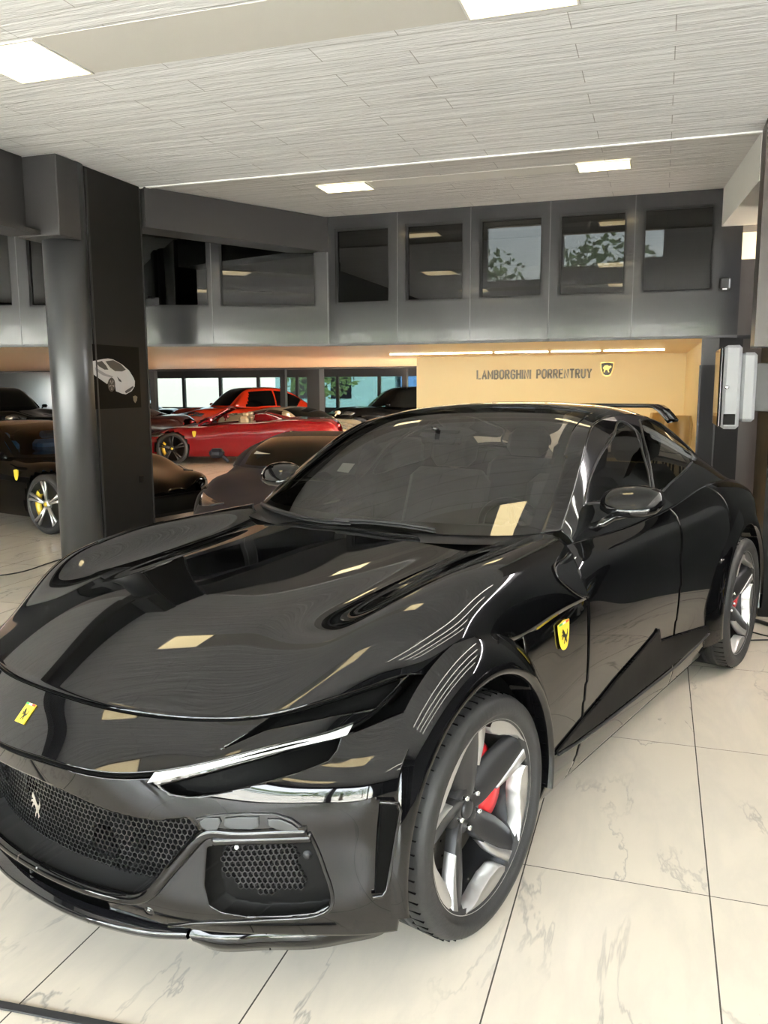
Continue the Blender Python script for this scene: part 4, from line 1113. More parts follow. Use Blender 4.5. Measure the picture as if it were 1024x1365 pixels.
# ---- wheels
def make_wheel(R, w, rl, parent_name):
    """wheel about the origin, outer face towards +y; R tyre radius, w width, rl rim lip radius"""
    t = empty('wheel', (0, 0, 0)); t.parent = car
    h = w/2
    prof = [(rl-.012, -h+.03), (rl+.012, -h+.006), (R-.045, -h-.004), (R-.012, -h+.010), (R-.003, -h+.03), (R, -h+.06)]
    for g in (-.06, -.02, .02, .06):
        if abs(g) < h-.05: prof += [(R, g-.006), (R-.006, g-.004), (R-.006, g+.004), (R, g+.006)]
    prof += [(R, h-.06), (R-.003, h-.03), (R-.012, h-.010), (R-.022, h-.002), (R-.050, h+.004), (rl+.020, h-.004), (rl+.010, h-.012), (rl-.004, h-.016), (rl-.012, h-.03)]
    sip = MB().lathe(prof, 96)
    for k in range(60):
        a = 2*PI*k/60
        for s in (-1, 1):
            y0, y1 = (h-.080, h-.026) if s > 0 else (-h+.026, -h+.080)
            c = Matrix.Rotation(-a, 4, 'Y')
            sip.box((-.0016, y0, R-.014), (.0016, y1, R+.0003), 1, c)
    sip.build('tyre', [M['rubber'], M['gap_black']], t, weld=False, fixn=False)
    # barrel and bright lip
    MB().lathe([(rl-.02, -h+.03), (rl-.035, 0), (rl-.030, h-.10), (rl-.014, h-.05), (rl-.006, h-.026)], 72).build('rim_barrel', M['rim_grey'], t)
    MB().lathe([(rl-.006, h-.028), (rl-.004, h-.017), (rl+.001, h-.014), (rl+.005, h-.018), (rl+.003, h-.026)], 96).build('rim_lip', M['rim_silver'], t)
    yf = h-.020; k_ = rl/.292
    def depth(r): return yf - .004 - .058*(1-min(1, r/rl)**1.25)   # dished face
    def pol(r, a, y): return (r*math.cos(a), y, r*math.sin(a))
    RD = math.radians
    rr_ = np.array([.045, .08, .115, .15, .185, .22, .255, .290])*k_
    aL = [-40, -30, -26.5, -24.5, -22.5, -20, -17.5, -15]; aR = [36, 26, 17, 10.5, 5.5, 2, -1.5, -4.5]
    for k in range(5):
        t0 = 88+72*k
        rs = np.linspace(rr_[0], rr_[-1], 24); G = []
        for r in rs:
            l, q = np.interp(r, rr_, aL), np.interp(r, rr_, aR); y = depth(r); s = (r-rr_[0])/(rr_[-1]-rr_[0])
            row = []
            for f, dy in ((-.02, -.050), (0, -.030+.010*s), (.30, -.012), (.62, -.003), (.93, .0), (1.0, -.003), (1.02, -.040)):
                row.append(pol(r, RD(t0+l+(q-l)*f), y+dy))
            G.append(row)
        sp = MB().grid(np.array(G)).build('spoke', M['rim_grey'], t)
        # bright machined edge of the spoke, widening towards the rim
        G = []
        for r in np.linspace(.142*k_, rr_[-1]+.002, 18):
            q = np.interp(r, rr_, aR); s = (r-.142*k_)/(.148*k_); w = (4.2+3.2*s)*min(1, .35+2*s); y = depth(r)+.002
            G.append([pol(r, RD(t0+q-.6), y-.010), pol(r, RD(t0+q-.4), y), pol(r, RD(t0+q+w), y+.001), pol(r, RD(t0+q+w+.4), y-.040)])
        MB().grid(np.array(G)).build('machined_edge', M['rim_silver'], sp)
        # bright blade along the rim beside the spoke
        TH = np.linspace(8, 62, 28); G = []
        for th in TH:
            r0 = np.interp(th, [8, 10, 14, 26, 38, 50, 62], [.272, .258, .247, .240, .251, .274, .2895])*k_
            r1 = np.interp(th, [8, 11, 62], [.276, .2905, .2915])*k_
            y0, y1 = depth(r0)+.010, yf
            G.append([pol(r0-.004, RD(t0+th), y0-.050), pol(r0, RD(t0+th), y0-.002), pol(r0+.002, RD(t0+th), y0), pol((r0+r1)/2, RD(t0+th), (y0+y1)/2), pol(r1, RD(t0+th), y1)])
        MB().grid(np.array(G)).build('rim_blade', M['rim_silver'], t)
    # hub, nuts, cap
    MB().lathe([(.085, depth(.08)-.05), (.080, depth(.08)-.020), (.068, depth(.06)-.006), (.040, depth(.04)-.002), (.034, depth(.04)-.008)], 40).build('hub', M['rim_grey'], t)
    MB().lathe([(0, .006), (.020, .005), (.028, .001), (.030, -.008)], 32, c=(0, depth(.03)+.001, 0)).build('centre_cap', M['rim_grey'], t)
    for k in range(5):
        a = math.radians(90+44-72*k); c = (.055*math.cos(a), 0, .055*math.sin(a))
        mb = MB(); mb.lathe([(0, .012), (.0075, .012), (.0085, .004), (.0085, -.012)], 12, c=(c[0], depth(.055), c[2]))
        mb.build('wheel_nut', M['chrome'], t)
    # brake disc and caliper
    dots = MB().lathe([(.07, -.004), (.20, -.004), (.20, .024), (.075, .024), (.075, .06), (0, .06)], 64, c=(0, h-.165, 0))
    for k in range(30):
        a = 2*PI*k/30; r = .115+.06*((k*7) % 5)/4
        dots.lathe([(0, .0012), (.0035, .0012), (.0035, -.002)], 8, m=1, c=(r*math.cos(a), h-.165+.024, r*math.sin(a)))
    dots.build('brake_disc', [M['disc_grey'], M['gap_black']], t, weld=False)
    G = []
    for th in np.linspace(math.radians(130), math.radians(222), 20):
        s = math.sin(PI*(th-math.radians(130))/math.radians(92))**.35
        G.append([pol(.125, th, h-.15), pol(.128, th, h-.15+.045*s), pol(.150, th, h-.15+.072*s), pol(.200, th, h-.15+.072*s), pol(.222, th, h-.15+.045*s), pol(.226, th, h-.17)])
    MB().grid(np.array(G)).build('brake_caliper', M['caliper_red'], t)
    return t
def place_wheel(t, x, y, z, flip, steer, cam=0.):
    t.location = (x, y, z); t.rotation_euler = (0, 0, steer + (PI if flip else 0))
wf = make_wheel(.3685, .265, .291, 'f'); wr = make_wheel(.3865, .315, .305, 'r')
place_wheel(wf, 0, .8685-.006, .3685, False, STEER); place_wheel(wr, XR, .86, .3865, False, 0)
wf2 = copy_tree(wf, car); wr2 = copy_tree(wr, car)
place_wheel(wf2, 0, -.8625, .3685, True, STEER); place_wheel(wr2, XR, -.86, .3865, True, 0)

# ---- dark sill panel with its step
SILL = [(738,1004),(756,982),(776,958),(800,930),(820,905),(845,877),(866,853),(874,843),(877,837),(879,854),(905,845),(944,833),(946,838),(930,856),(900,882),(860,914),(800,961),(760,990)]
patch(SF, SILL, (0, .006, 0), 'sill_panel', 'sill_black', None, thick=.008, n=(150, 60), full=False)
sk = curve([SF.pt(*lift(SF, p)) for p in ((742,1003),(770,986),(800,964),(860,917),(905,881),(944,842))], 50)+np.array([0, .008, -.006])
mb = MB(); mb.tube(sk, .006, 6); mb.mirror(); mb.build('sill_edge', M['rim_grey'], car)
# air outlet behind the front wing, above the shield
VENT = [(757,738),(746,748),(738,758),(741,768),(752,780),(764,790),(776,796),(782,796),(779,786),(770,768),(764,750),(762,738)]
patch(SH, VENT, (0, .004, .002), 'air_outlet', 'gloss_black', None, thick=.006)
bead(SH, [(757,737),(746,748),(738,759),(742,769),(753,781),(764,790),(776,797)], .004, 'paint_black', 'outlet_rim', off=(0, .004, .002), n=40)

# ---- badges
HORSE = [(.12,.80),(.22,.93),(.30,1.0),(.34,.93),(.46,.82),(.60,.62),(.78,.50),(.90,.62),(.97,.80),(.88,.84),(1.0,.86),(.99,.55),(.90,.40),(.80,.34),(.78,.22),(.86,.12),(.74,0),(.66,.02),(.70,.12),(.62,.22),(.50,.16),(.42,0),(.34,.02),(.42,.18),(.50,.30),(.48,.40),(.36,.50),(.22,.44),(.12,.34),(.06,.38),(.16,.50),(.26,.56),(.12,.60),(.04,.54),(.02,.60),(.12,.68),(.26,.68),(.26,.74),(.18,.74)]
def plane_badge(o, ex, ey, n, outline, thick, name, m, parent, lift_=0.):
    mb = MB(); P = [o+ex*x+ey*y+n*lift_ for x, y in outline]
    mb.prism(P, n*thick); return mb.build(name, M[m], parent, weld=False)
def frame_from(S, pc, px_r, px_u, box=(0, 1, 0, 1)):
    a = S.pt(*lift(S, pc, box=box)); r = S.pt(*lift(S, px_r, box=box))-a; u = S.pt(*lift(S, px_u, box=box))-a
    n = np.cross(r, u); n /= np.linalg.norm(n); return a, r, u, n
mat('badge_green', (.05, .35, .1), .3); mat('badge_red', (.6, .03, .03), .3)
# wing shield
a, r, u, n = frame_from(SF, (749.2, 846), (757.2, 840.5), (748.4, 828.5))
if n[1] < 0: n = -n
a = a + n*.006
shp = [(x*.88, y*1.06) for x, y in shield_outline(2.0, 2.1)]
for sgn in (1, -1):
    S_ = np.array([1, sgn, 1.])
    b = plane_badge(a*S_, r*S_, u*S_, n*S_, shp, .004, 'shield_badge', 'yellow', car)
    plane_badge(a*S_, r*S_, u*S_, n*S_, [((x-.5)*1.0, (y-.55)*1.15-.02) for x, y in HORSE], .0012, 'horse_emblem', 'badge_black', b, .004)
    for k, c in enumerate(('badge_green', 'white_lens', 'badge_red')):
        plane_badge(a*S_, r*S_, u*S_, n*S_, [(-.78+k*.52, .84), (-.26+k*.52, .84), (-.26+k*.52, 1.0), (-.78+k*.52, 1.0)], .001, 'badge_stripe', c, b, .004)
# nose badge
nb = [np.array(SN.pt(*lift(SN, p))) for p in ((21.8,961.6),(31,965.6),(50.8,940.8),(40.6,938.0))]
a = sum(nb)/4; ex = (nb[1]-nb[0]+nb[2]-nb[3])/4; ey = (nb[3]-nb[0]+nb[2]-nb[1])/4; ex[0] = ex[2] = 0; ey[1] = 0; a[1] = 0
n = np.cross(ex, ey); n /= np.linalg.norm(n); n = n if n[0] > 0 else -n; a = a+n*.001
ex = ex/np.linalg.norm(ex)*.021; ey = ey/np.linalg.norm(ey)*.030
b = plane_badge(a, ex, ey, n, [(-1,-1),(1,-1),(1,1),(-1,1)], .004, 'nose_badge', 'yellow', car)
plane_badge(a, ex, ey, n, [((x-.5)*1.15, (y-.5)*1.1-.12) for x, y in HORSE], .0012, 'horse_emblem', 'badge_black', b, .004)
for k, c in enumerate(('badge_green', 'white_lens', 'badge_red')):
    plane_badge(a, ex, ey, n, [(-1+k*.667, .78), (-.333+k*.667, .78), (-.333+k*.667, .97), (-1+k*.667, .97)], .001, 'badge_stripe', c, b, .004)
# chrome horse on the grille
hc = cat((63.5, 1077), y=0.); ht = cat((66, 1061), y=0.); 
hz = .075; ctr = np.array([.868, 0, .475])
plane_badge(ctr, np.array([0, hz*.62, 0]), np.array([0, 0, hz]), np.array([1., 0, 0]), [(x-.5, y-.5) for x, y in HORSE], .006, 'grille_horse', 'chrome', car)

# ---- mirrors
def mirror_mesh():
    mb = MB(); ys = [.842,.856,.89,.935,.985,1.035,1.072,1.090]; sz = [.25,.62,.86,.98,1.0,.90,.66,.18]; G = []
    for y, s in zip(ys, sz):
        row = []; cx = -1.205-.10*(y-.95); cz = 1.188+.02*(y-.95)
        for k in range(24):
            a = 2*PI*k/24; ca, sa = math.cos(a), math.sin(a)
            e = .75
            px = np.sign(ca)*abs(ca)**e*.075*s; pz = np.sign(sa)*abs(sa)**e*(.066 if sa > 0 else .058)*s
            row.append((cx+px*(1.15 if ca > 0 else .75)-.55*pz, y, cz+pz))
        G.append(row+row[:1])
    mb.grid(np.array(G)); 
    mb.add(G[0][:-1], [tuple(range(24))]); mb.add(G[-1][:-1], [tuple(range(24))[::-1]])
    return mb
mr = mirror_mesh(); mr.mirror(); mo = mr.build('door_mirror', M['paint_black'], car)
mb = MB(); mb.tube([(-1.12,.845,1.085),(-1.13,.875,1.105),(-1.17,.90,1.125),(-1.20,.94,1.14)], [.020,.017,.016,.022], 12); mb.mirror(); mb.build('mirror_arm', M['gloss_black'], mo)
mb = MB(); mb.tube([(-1.137,.872,1.158),(-1.122,.925,1.147),(-1.125,.985,1.147),(-1.142,1.045,1.157),(-1.18,1.08,1.172)], .005, 8); mb.mirror(); mb.build('mirror_line', M['rim_grey'], mo)
# ---- wipers
def wiper(L, name='wiper'):
    P = np.array([ST.pt(*lift(ST, p, box=(0, .35, 0, 1))) for p in L]); P = curve(P, 40)+np.array([.012, 0, .016])
    mb = MB(); mb.tube(P, np.linspace(.012, .005, 40), 8)
    o = mb.build(name, M['satin_black'], car)
    mb = MB(); mb.tube(P+np.array([-.006, 0, -.012]), .004, 6); mb.build('wiper_blade', M['rubber'], o); return o
wiper([(352,676),(385,688),(430,697),(468,700)]); wiper([(450,697),(500,699),(550,705),(582,710)])
# cowl strip
mb = MB(); c1 = np.array([ST.pt(.0, v) for v in np.linspace(.02, .98, 60)])
mb.ribbon(c1+np.array([.10, 0, -.02]), c1+np.array([-.01, 0, -.004])); mb.build('cowl', M['satin_black'], car)
# ---- rear spoiler
G = []
for y in np.linspace(-.56, .56, 41):
    e = max(0, (abs(y)-.47)/.09); z = 1.535-.09*e**1.4; x0 = -2.84-.02*e
    G.append([(x0, y, z), (x0-.06, y, z+.012), (x0-.16, y, z+.008), (x0-.24, y, z+.002), (x0-.23, y, z-.008), (x0-.12, y, z-.010), (x0-.03, y, z-.012), (x0, y, z)])
MB().grid(np.array(G)).build('roof_spoiler', M['paint_black'], car)
# ---- cabin
mb = MB(); mb.bbox((-3.1, -.78, .30), (-.75, .78, .52), .03); mb.build('cabin_floor', M['interior_dark'], car)
G = []
for y in np.linspace(-.70, .70, 31):
    hood_ = .03*math.exp(-((y-.37)/.17)**2)
    G.append([(-.72, y, 1.03), (-.95, y, 1.04+hood_*.6), (-1.12, y, 1.025+hood_), (-1.20, y, .98+hood_*.5), (-1.17, y, .85), (-1.10, y, .60)])
MB().grid(np.array(G)).build('dashboard', M['interior_mid'], car)
sw_ = MB(); c = np.array([-1.32, .38, .98]); ax = np.array([-.93, 0, .37]); e1 = np.array([0, 1., 0]); e2 = np.cross(ax, e1)
sw_.tube([c+.175*(math.cos(t)*e1+math.sin(t)*e2) for t in np.linspace(0, 2*PI, 48, endpoint=False)], .016, 10, closed=True)
for t in (0, PI, -PI/2): sw_.tube([c+.03*(math.cos(t)*e1+math.sin(t)*e2), c+.17*(math.cos(t)*e1+math.sin(t)*e2)], .014, 8)
sw_.bbox(c-.06, c+.06, .03); sw_.build('steering_wheel', M['satin_black'], car)
def seat(x, y):
    mb = MB(); mb.bbox((x-.02, y-.26, .50), (x+.50, y+.26, .68), .06)
    Mx = Matrix.Translation((x, y, .62)) @ Matrix.Rotation(math.radians(-20), 4, 'Y')
    b2 = MB(); b2.bbox((-.12, -.26, 0), (.04, .26, .62), .06).bbox((-.09, -.15, .63), (.02, .15, .82), .05); b2.xf(Mx)
    o = mb.add(b2.v, b2.f, 0, True); o = mb.build('seat', M['interior_mid'], car, weld=False, bevel=.02); return o
for x, y in ((-1.75, .38), (-1.75, -.38), (-2.65, .36), (-2.65, -.36)): seat(x, y)
mb = MB(); mb.bbox((-1.30, -.11, 1.38), (-1.27, .11, 1.45), .012); mb.tube([(-1.27, 0, 1.44), (-1.22, 0, 1.465)], .012, 8); mb.build('rear_view_mirror', M['gloss_black'], car)
def wspatch(poly, m, name, off=(-.012, 0, -.008)):
    P = [ST.pt(*lift(ST, p, box=(0, .42, 0, 1)))+np.array(off) for p in poly]
    mb = MB(); mb.add(P, [tuple(range(len(P)))], 0, True); o = mb.build(name, M[m], car, weld=False); md = o.modifiers.new('t', 'SOLIDIFY'); md.thickness = .001
wspatch([(447,626),(455,615),(471,616),(462,628)], 'paper_white', 'windscreen_sticker')
wspatch([(557,578),(565,570),(592,566),(622,568),(634,574),(618,582),(575,584)], 'satin_black', 'camera_cover')
# ================================================================== cars parked in the hall
mat('paint_red', (.17, .004, .008), .12, spec=.4, coat=.2); mat('paint_orange', (.62, .035, .010), .15, spec=.4, coat=.2); mat('paint_cream', (.62, .52, .36), .2, coat=.8)
mat('paint_matte', (.024, .022, .028), .5, ior=1.3); mat('paint_black_hall', (.003, .003, .003), .08, ior=1.22); mat('paint_silver', (.30, .29, .27), .25, .6, coat=.6); mat('paint_maroon', (.045, .012, .010), .15, spec=.4)
mat('paint_brown', (.05, .04, .03), .2, .2, spec=.4); mat('seat_blue', (.04, .20, .50), .6); glass('side_glass', (.45, .47, .47), 1.3); mat('car_glass', (.004, .005, .005), .05, ior=1.3); mat('tail_red', (.4, .01, .01), .2)
def bg_wheel(parent, x, y, z, R, rim, cal):
    t = empty('wheel', (x, y, z)); t.parent = parent; s = 1 if y > 0 else -1
    t.rotation_euler = (0, 0, 0 if s > 0 else PI)
    MB().lathe([(R*.80, -.12), (R-.03, -.125), (R, -.09), (R, .09), (R-.03, .122), (R*.83, .118), (R*.80, .10)], 40).build('tyre', M['rubber'], t)
    MB().lathe([(R*.82, .108), (R*.80, .118), (R*.77, .108), (R*.74, .0), (0.0, -.02)], 40).build('rim', M['rim_grey'], t)
    mb = MB()
    for k in range(5):
        a = 2*PI*k/5+.3
        for da in (-.13, .13):
            p0 = np.array([.05*math.cos(a), .085, .05*math.sin(a)]); p1 = np.array([R*.79*math.cos(a+da), .108, R*.79*math.sin(a+da)])
            mb.tube([p0, (p0+p1)/2+np.array([0, -.004, 0]), p1], [.020, .015, .020], 6)
    mb.lathe([(0, .10), (.05, .098), (.06, .06)], 20)
    mb.build('spoke', M[rim], t, weld=False)
    G = []
    for th in np.linspace(-.7, .7, 10): G.append([(.17*math.cos(th), .03, .17*math.sin(th)), (.17*math.cos(th), .07, .17*math.sin(th)), (.235*math.cos(th), .07, .235*math.sin(th)), (.24*math.cos(th), .03, .24*math.sin(th))])
    MB().grid(np.array(G)).build('brake_caliper', M[cal], t)
    MB().lathe([(0, .112), (.022, .111), (.026, .10)], 16).build('centre_cap', M['yellow'], t)
def bg_car(ad, head, paint, label, H=1.2, kind='low', wb=2.65, rim='rim_silver', cal='yellow', badge=False, seats=None, group=None, off=(0, 0), name='parked_car', paper=False):
    t = empty(name, (ad[0], ad[1], 0), head, label, 'car', group)
    k = H/1.2; hi = H > 1.4
    R = .345 if not hi else .38
    fo, ro = .98, .92
    zf, zd, zr = (.74, .86, .95) if not hi else (.98, 1.02, 1.05)
    zn = .44 if not hi else .70
    ST_ = [(fo, zn, .50, .62), (fo-.06, zn+.10, .58, .80), (fo-.35, zf-.10, zf-.12, .90), (.0, zf, zf+.05, .95), (-.5, zf+.09, zf+.06, .945), (-1.1, zd, zd, .93), (-1.7, zd+.03, zd+.02, .935), (-wb+.25, zr, zr-.01, .965), (-wb, zr+.02, zr, .975), (-wb-.45, zr+.02, zr-.03, .94), (-wb-ro+.08, zr-.02, zr-.08, .86), (-wb-ro, zr-.08, zr-.16, .78)]
    G = []
    for x, zc, zs, h in ST_:
        dn = .10 if zs > .62 else .05
        G.append([(x+.0, 0, zc), (x-.01, h*.45, zc-.004), (x-.03, h*.80, zs+.01), (x-.06, h*.955, zs-.06), (x-.08, h, zs-.06-dn), (x-.08, h, .42), (x-.07, h*.99, .27), (x-.05, h*.95, .17)])
    S = Surf(sym(G)); us = np.linspace(0, 1, 90); vs = np.linspace(0, 1, 81)
    P = S.grid(us, vs); Cc = centers(P)
    keep = ~(((np.hypot(Cc[..., 0], Cc[..., 2]-R) < R+.035) | (np.hypot(Cc[..., 0]+wb, Cc[..., 2]-R) < R+.04)) & (abs(Cc[..., 1]) > .6))
    cock = np.zeros_like(keep)
    if kind == 'spider': cock = (Cc[..., 0] < -.75) & (Cc[..., 0] > -1.85) & (abs(Cc[..., 1]) < .66) & (Cc[..., 2] > .6)
    mb = MB(); mb.grid(P, 0, keep & ~cock, True); mb.build('body', M[paint], t, fixn=False)
    # nose and tail closing faces, floor pan, arches
    mb = MB(); mb.bbox((fo-.10, -.62, .18), (fo-.02, .62, .40), .02); mb.build('front_grille', M['matte_black'], t)
    mb = MB(); mb.bbox((-wb-ro+.02, -.72, .2), (-wb-ro+.12, .72, .6), .03); mb.build('rear_diffuser', M['matte_black'], t)
    mb = MB(); mb.bbox((-wb-ro+.2, -.62, .13), (fo-.15, .62, .55), .03); mb.build('underbody', M['matte_black'], t)
    for cx, rr in ((0, R), (-wb, R)):
        for s in (-1, 1):
            MB().lathe([(rr+.035, .955*s), (rr+.05, .93*s), (rr+.04, .62*s)], 40, c=(cx, 0, R)).build('arch_liner', M['matte_black'], t) if False else None
    for x, ww in ((0, .845), (-wb, .85)):
        for s in (-1, 1): bg_wheel(t, x, ww*s, R, R, rim, cal)
    # headlights and tail lights
    def strip(uvs, nm, m, dx=(0, 0, .006)):
        mb = MB(); A = np.array([S.pt(u, v) for u, v in uvs[0]])+np.array(dx); B = np.array([S.pt(u, v) for u, v in uvs[1]])+np.array(dx)
        mb.ribbon(curve(A, 10), curve(B, 10)); mb.mirror(); o = mb.build(nm, M[m], t); solidify(o, .01, 0)
    u1 = .115
    strip(([(u1-.02, .70), (u1+.02, .755), (u1+.075, .80)], [(u1-.035, .735), (u1-.0, .785), (u1+.05, .815)]), 'headlight', 'clear_lens')
    mb = MB(); mb.bbox((-wb-ro-.02, .45, zr-.22), (-wb-ro+.06, .72, zr-.14), .02); mb.mirror(); mb.build('tail_light', M['tail_red'], t)
    # greenhouse
    cw, hd, pk = -.50, -1.28, -1.65
    zt = H; z0 = zf+.09
    if kind != 'spider':
        re = -wb-.25 if not hi else -wb-.55
        zre = zr+.03
        T_ = [[(cw, 0, z0), (cw-.02, .35, z0), (cw-.14, .62, z0), (cw-.30, .76, z0+.01)],
              [((cw+hd)/2+.02, 0, (z0+zt)/2+.03), ((cw+hd)/2, .33, (z0+zt)/2+.025), ((cw+hd)/2-.07, .57, (z0+zt)/2+.01), ((cw+hd)/2-.20, .69, (z0+zt)/2)],
              [(hd, 0, zt-.035), (hd-.01, .28, zt-.04), (hd-.05, .50, zt-.055), (hd-.14, .60, zt-.085)],
              [(pk, 0, zt), (pk, .28, zt-.005), (pk-.02, .48, zt-.025), (pk-.05, .575, zt-.065)],
              [((pk+re)/2-.1, 0, zt-.06), ((pk+re)/2-.1, .28, zt-.067), ((pk+re)/2-.1, .45, zt-.09), ((pk+re)/2-.1, .55, zt-.13)],
              [(re, 0, zre+.02), (re, .28, zre+.015), (re, .45, zre), (re, .60, zre-.01)]]
        TS = Surf(sym(T_)); us2 = np.linspace(0, 1, 44); vs2 = np.linspace(0, 1, 41); U2, V2 = cells(us2, vs2)
        gw = (U2 < .36) & (U2 > .02) & (abs(V2-.5) < .455)
        gr = (U2 > .78) & (U2 < .95) & (abs(V2-.5) < .40)
        P2 = TS.grid(us2, vs2)
        mb = MB(); mb.grid(P2, 0, gw, True); mb.build('windscreen', M['car_glass' if not seats else 'side_glass'], t, fixn=False)
        mb = MB(); mb.grid(P2, 0, gr, True); mb.build('rear_window', M['car_glass'], t, fixn=False)
        mb = MB(); mb.grid(P2, 0, ~gw & ~gr, True); mb.build('roof', M[paint], t, fixn=False)
        D_ = []
        for i, row in enumerate(T_):
            e = row[3]; bx = [cw-.32, cw-.45, hd-.25, pk-.12, (pk+re)/2-.1, re+.02][i]; bz = [z0, z0, zd+.01, zd+.03, zr-.02, zr][i]; by = [.80, .86, .895, .90, .86, .72][i]
            e = np.array(e); b_ = np.array([bx, by, bz]); D_.append([e, e*.62+b_*.38+np.array([0, .035, .01]), e*.28+b_*.72+np.array([0, .03, .008]), b_])
        DS = Surf(D_); us3 = np.linspace(0, 1, 60); vs3 = np.linspace(0, 1, 16); U3, V3 = cells(us3, vs3)
        gs = (V3 > .13) & (V3 < .94) & (U3 > .16+.10*(1-V3)) & (U3 < .86-.12*abs(V3-.3)) & ~((U3 > .50) & (U3 < .525))
        P3 = DS.grid(us3, vs3)
        for nm, mk_, mm in (('side_window', gs, 'car_glass' if not seats else 'side_glass'), ('window_frame', ~gs, paint)):
            mb = MB(); mb.grid(P3, 0, mk_, True); mb.mirror(); mb.build(nm, M[mm], t, fixn=False)
    else:
        mb = MB(); A = [(cw-.02, -.62, z0), (cw-.0, -.3, z0), (cw+.02, 0, z0), (cw, .3, z0), (cw-.02, .62, z0)]; B = [(hd+.12, -.52, zt-.04), (hd+.14, -.26, zt-.01), (hd+.15, 0, zt), (hd+.14, .26, zt-.01), (hd+.12, .52, zt-.04)]
        A = curve(A, 21); B = curve(B, 21); A[:, 2] += .0
        mb.ribbon(A, B); mb.build('windscreen', M['side_glass'], t)
        fr = MB(); fr.tube(np.concatenate([[A[0]+np.array([-.05, -.10, -.02])], [A[0]], B, [A[-1]], [A[-1]+np.array([-.05, .10, -.02])]]), .022, 8); fr.build('screen_frame', M[paint], t)
        mb = MB(); mb.bbox((-1.9, -.64, .45), (-.75, .64, .58), .03); mb.build('cockpit_floor', M['interior_tan'], t)
        for y in (-.34, .34):
            mb = MB(); mb.bbox((-1.62, y-.22, .5), (-1.40, y+.22, 1.02), .05).bbox((-1.60, y-.12, 1.02), (-1.46, y+.12, 1.10), .03); mb.build('seat', M['interior_tan'], t, weld=False)
            G = [[(x, y+dy, (.93+.0*x)+hh*math.cos(dy/.26*PI/2)**1.2) for dy in np.linspace(-.26, .26, 11)] for x, hh in ((-1.72, .0), (-1.76, .17), (-2.0, .16), (-2.35, .07), (-2.6, .0))]
            MB().grid(np.array(G)).build('rear_buttress', M[paint], t)
    if paper:
        e = [(cw-.30, -.60, z0+.075), (cw-.30, -.34, z0+.075), (cw-.50, -.34, z0+.10), (cw-.50, -.60, z0+.10)]
        MB().prism([(x, y, z+.06) for x, y, z in e], (0, 0, .002)).build('dash_paper', M['paper_white'], t)
    if seats:
        for y in (-.36, .36):
            mb = MB(); mb.bbox((-1.75, y-.23, .40), (-1.55, y+.23, .98), .05).bbox((-1.72, y-.12, .99), (-1.60, y+.12, 1.09), .03); mb.build('seat', M[seats], t, weld=False)
    mb = MB(); mb.bbox((-.92, .93, zd+.06), (-.78, 1.08, zd+.16), .035); mb.tube([(-.84, .88, zd+.02), (-.85, .95, zd+.09)], .018, 8); mb.mirror(); mb.build('door_mirror', M[paint], t, weld=False)
    if badge:
        for s in (1, -1):
            mb = MB(); mb.prism([(-.50+x*.05, .945*s, .66+y*.065+(.1 if hi else 0)) for x, y in shield_outline(1.6, 2.)], (0, .012*s, 0)); mb.build('shield_badge', M['yellow'], t)
    return t
IML = math.atan2(-math.sin(YAW), -math.cos(YAW))   # heading towards picture left
def lat(a, d): return (a*math.cos(YAW)-d*math.sin(YAW), a*math.sin(YAW)+d*math.cos(YAW))
bg_car((-6.38, 8.70), math.radians(-14), 'paint_black_hall', 'glossy black sports car with silver star wheels and blue seats, left of the column', H=1.24, badge=True, seats='seat_blue', wb=2.7)
bg_car(lat(-.80, 7.95), -1.30, 'paint_matte', 'matte black wedge sports car parked right behind the foreground car', H=1.15, paper=True)
bg_car(lat(-4.62, 19.2), IML, 'paint_red', 'dark red open-top sports car with black wheels and yellow brake calipers', H=1.22, kind='spider', rim='rim_grey', badge=True)
bg_car(lat(-5.63, 25.5), math.atan2(-.768, -.643), 'paint_orange', 'bright orange-red tall sports car behind the dark red open car', H=1.66, wb=3.0, rim='rim_grey')
bg_car(lat(-1.17, 21.6), math.atan2(-.321, .947), 'paint_cream', 'cream white sports car with dark glass behind the matte black car', H=1.15)
bg_car(lat(-.93, 25.9), IML+.22, 'paint_black_hall', 'tall black car beside the cream sign wall at the back of the hall', H=1.66, wb=3.0, rim='rim_grey')
bg_car((-10.9, 11.6), math.radians(-15), 'paint_brown', 'dark bronze low car behind the black car with blue seats', H=1.18, rim='rim_grey')
bg_car((-13.9, 14.8), math.radians(-15), 'paint_silver', 'silver grey low car behind the bronze car at far left', H=1.2, rim='rim_grey')
bg_car((-17.4, 20.2), math.radians(-15), 'paint_black_hall', 'tall black car at the far left edge in front of the far windows', H=1.7, wb=2.9, rim='rim_grey')
bg_car(lat(-8.6, 21.6), IML, 'paint_maroon', 'dark maroon sports car just right of the column, behind the red nose', H=1.25, rim='rim_grey')
bg_car(lat(-10.5, 28.4), IML, 'paint_black_hall', 'black car by the far windows left of the orange-red car', H=1.4, rim='rim_grey')
bg_car((2.35, 2.6), CARA+.06, 'paint_black_hall', 'black car out of frame at right, mirrored in the foreground doors', H=1.25, rim='rim_silver', badge=True)
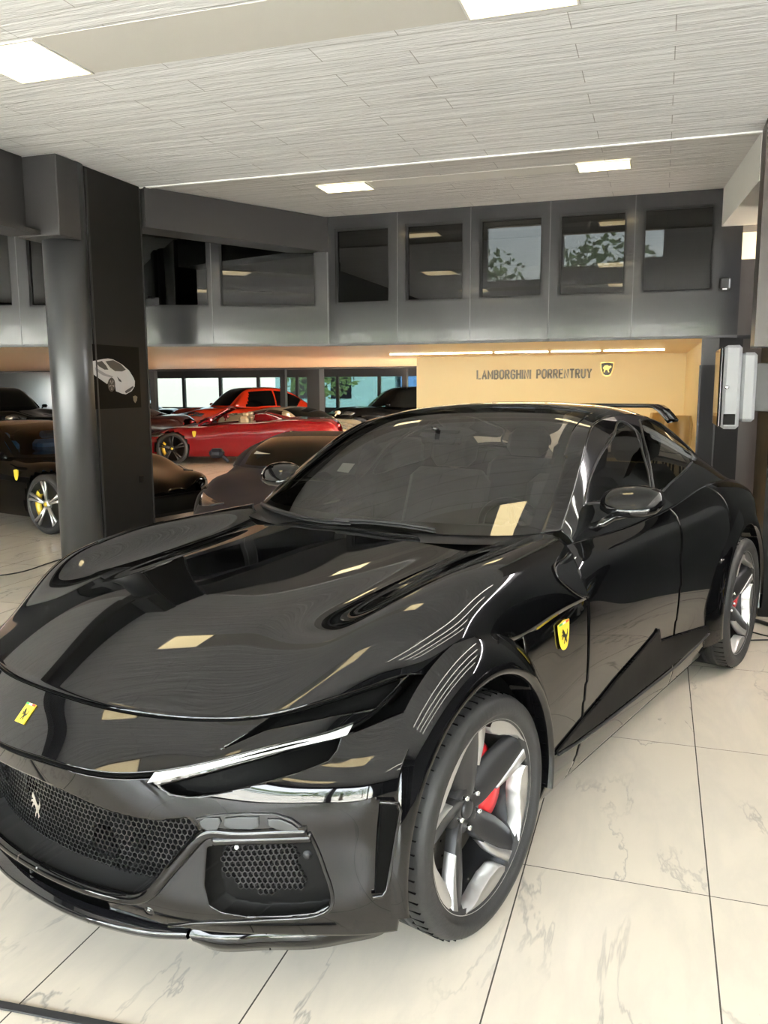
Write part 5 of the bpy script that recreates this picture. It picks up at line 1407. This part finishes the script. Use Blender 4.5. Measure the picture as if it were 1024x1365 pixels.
# chairs and desk in front of the sign wall
def stool(px, Y, label):
    d = ray(px); P = CAM+d*(Y/d[1]); t = empty('bar_stool', (P[0], P[1], 0), .3, label, 'stool', 'stools by the sign wall')
    G = [[(.13*math.sin(a)*s, .13*math.cos(a)*s*.9, z) for a in np.linspace(-1.9, 1.9, 15)] for z, s in ((.94, .8), (1.08, 1.0), (1.24, 1.02), (1.33, .9))]
    o = MB().grid(np.array(G)).build('backrest', M['chair_tan'], t); solidify(o, .025, 0)
    MB().lathe([(0, .96), (.11, .96), (.125, .93), (.11, .90), (0, .90)], 24, 'z').build('seat', M['chair_tan'], t)
    for k in range(4):
        a = PI/4+k*PI/2; MB().tube([(.07*math.cos(a), .07*math.sin(a), .91), (.13*math.cos(a), .13*math.sin(a), .013)], .012, 8).build('leg', M['matte_black'], t)
    MB().tube([(.11*math.cos(a), .11*math.sin(a), .32) for a in np.linspace(0, 2*PI, 24, endpoint=False)], .008, 6, closed=True).build('foot_ring', M['chrome'], t)
stool((905, 560), 9.6, 'tan bar stool with rounded back in front of the cream wall, right one of two'); stool((882, 560), 10.6, 'tan bar stool with rounded back in front of the cream wall, left one of two')
cam = bpy.data.cameras.new('camera'); co = bpy.data.objects.new('camera', cam); C.objects.link(co)
cam.sensor_fit = 'HORIZONTAL'; cam.sensor_width = 36; cam.lens = F_/IW*36; cam.clip_start = .05; cam.clip_end = 300
m3 = Matrix((RT, UP, -FW)).transposed()
co.matrix_world = Matrix.Translation(Vector(CAM)) @ m3.to_4x4()
sc = bpy.context.scene; sc.camera = co
w = bpy.data.worlds.new('sky'); sc.world = w; w.use_nodes = True
nt = w.node_tree; bg = nt.nodes['Background']
sky = nt.nodes.new('ShaderNodeTexSky'); sky.sky_type = 'NISHITA'; sky.sun_elevation = math.radians(48); sky.sun_rotation = math.radians(60); sky.sun_disc = False
sky.air_density = 1.; sky.dust_density = 3.
mixn = nt.nodes.new('ShaderNodeMixRGB'); mixn.inputs[0].default_value = .55; mixn.inputs[2].default_value = (3.75, 3.25, 2.6, 1)
nt.links.new(sky.outputs[0], mixn.inputs[1]); nt.links.new(mixn.outputs[0], bg.inputs[0])
bg.inputs[1].default_value = 4.8
sun = bpy.data.lights.new('sun', 'SUN'); so = bpy.data.objects.new('sun', sun); C.objects.link(so)
sun.energy = 18; sun.angle = math.radians(.6); sun.color = (1, .95, .86)
so.rotation_euler = Vector((.35, -.45, .83)).to_track_quat('Z', 'Y').to_euler(); so.location = (8, -10, 20)
sc.cycles.max_bounces = 10; sc.cycles.diffuse_bounces = 5; sc.cycles.glossy_bounces = 5; sc.cycles.transparent_max_bounces = 16
sc.cycles.sample_clamp_indirect = 6; sc.cycles.caustics_reflective = False; sc.cycles.caustics_refractive = False
sc.view_settings.view_transform = 'Standard'; sc.view_settings.look = 'None'; sc.view_settings.gamma = 1; sc.view_settings.use_curve_mapping = False
sc.view_settings.exposure = 0.9
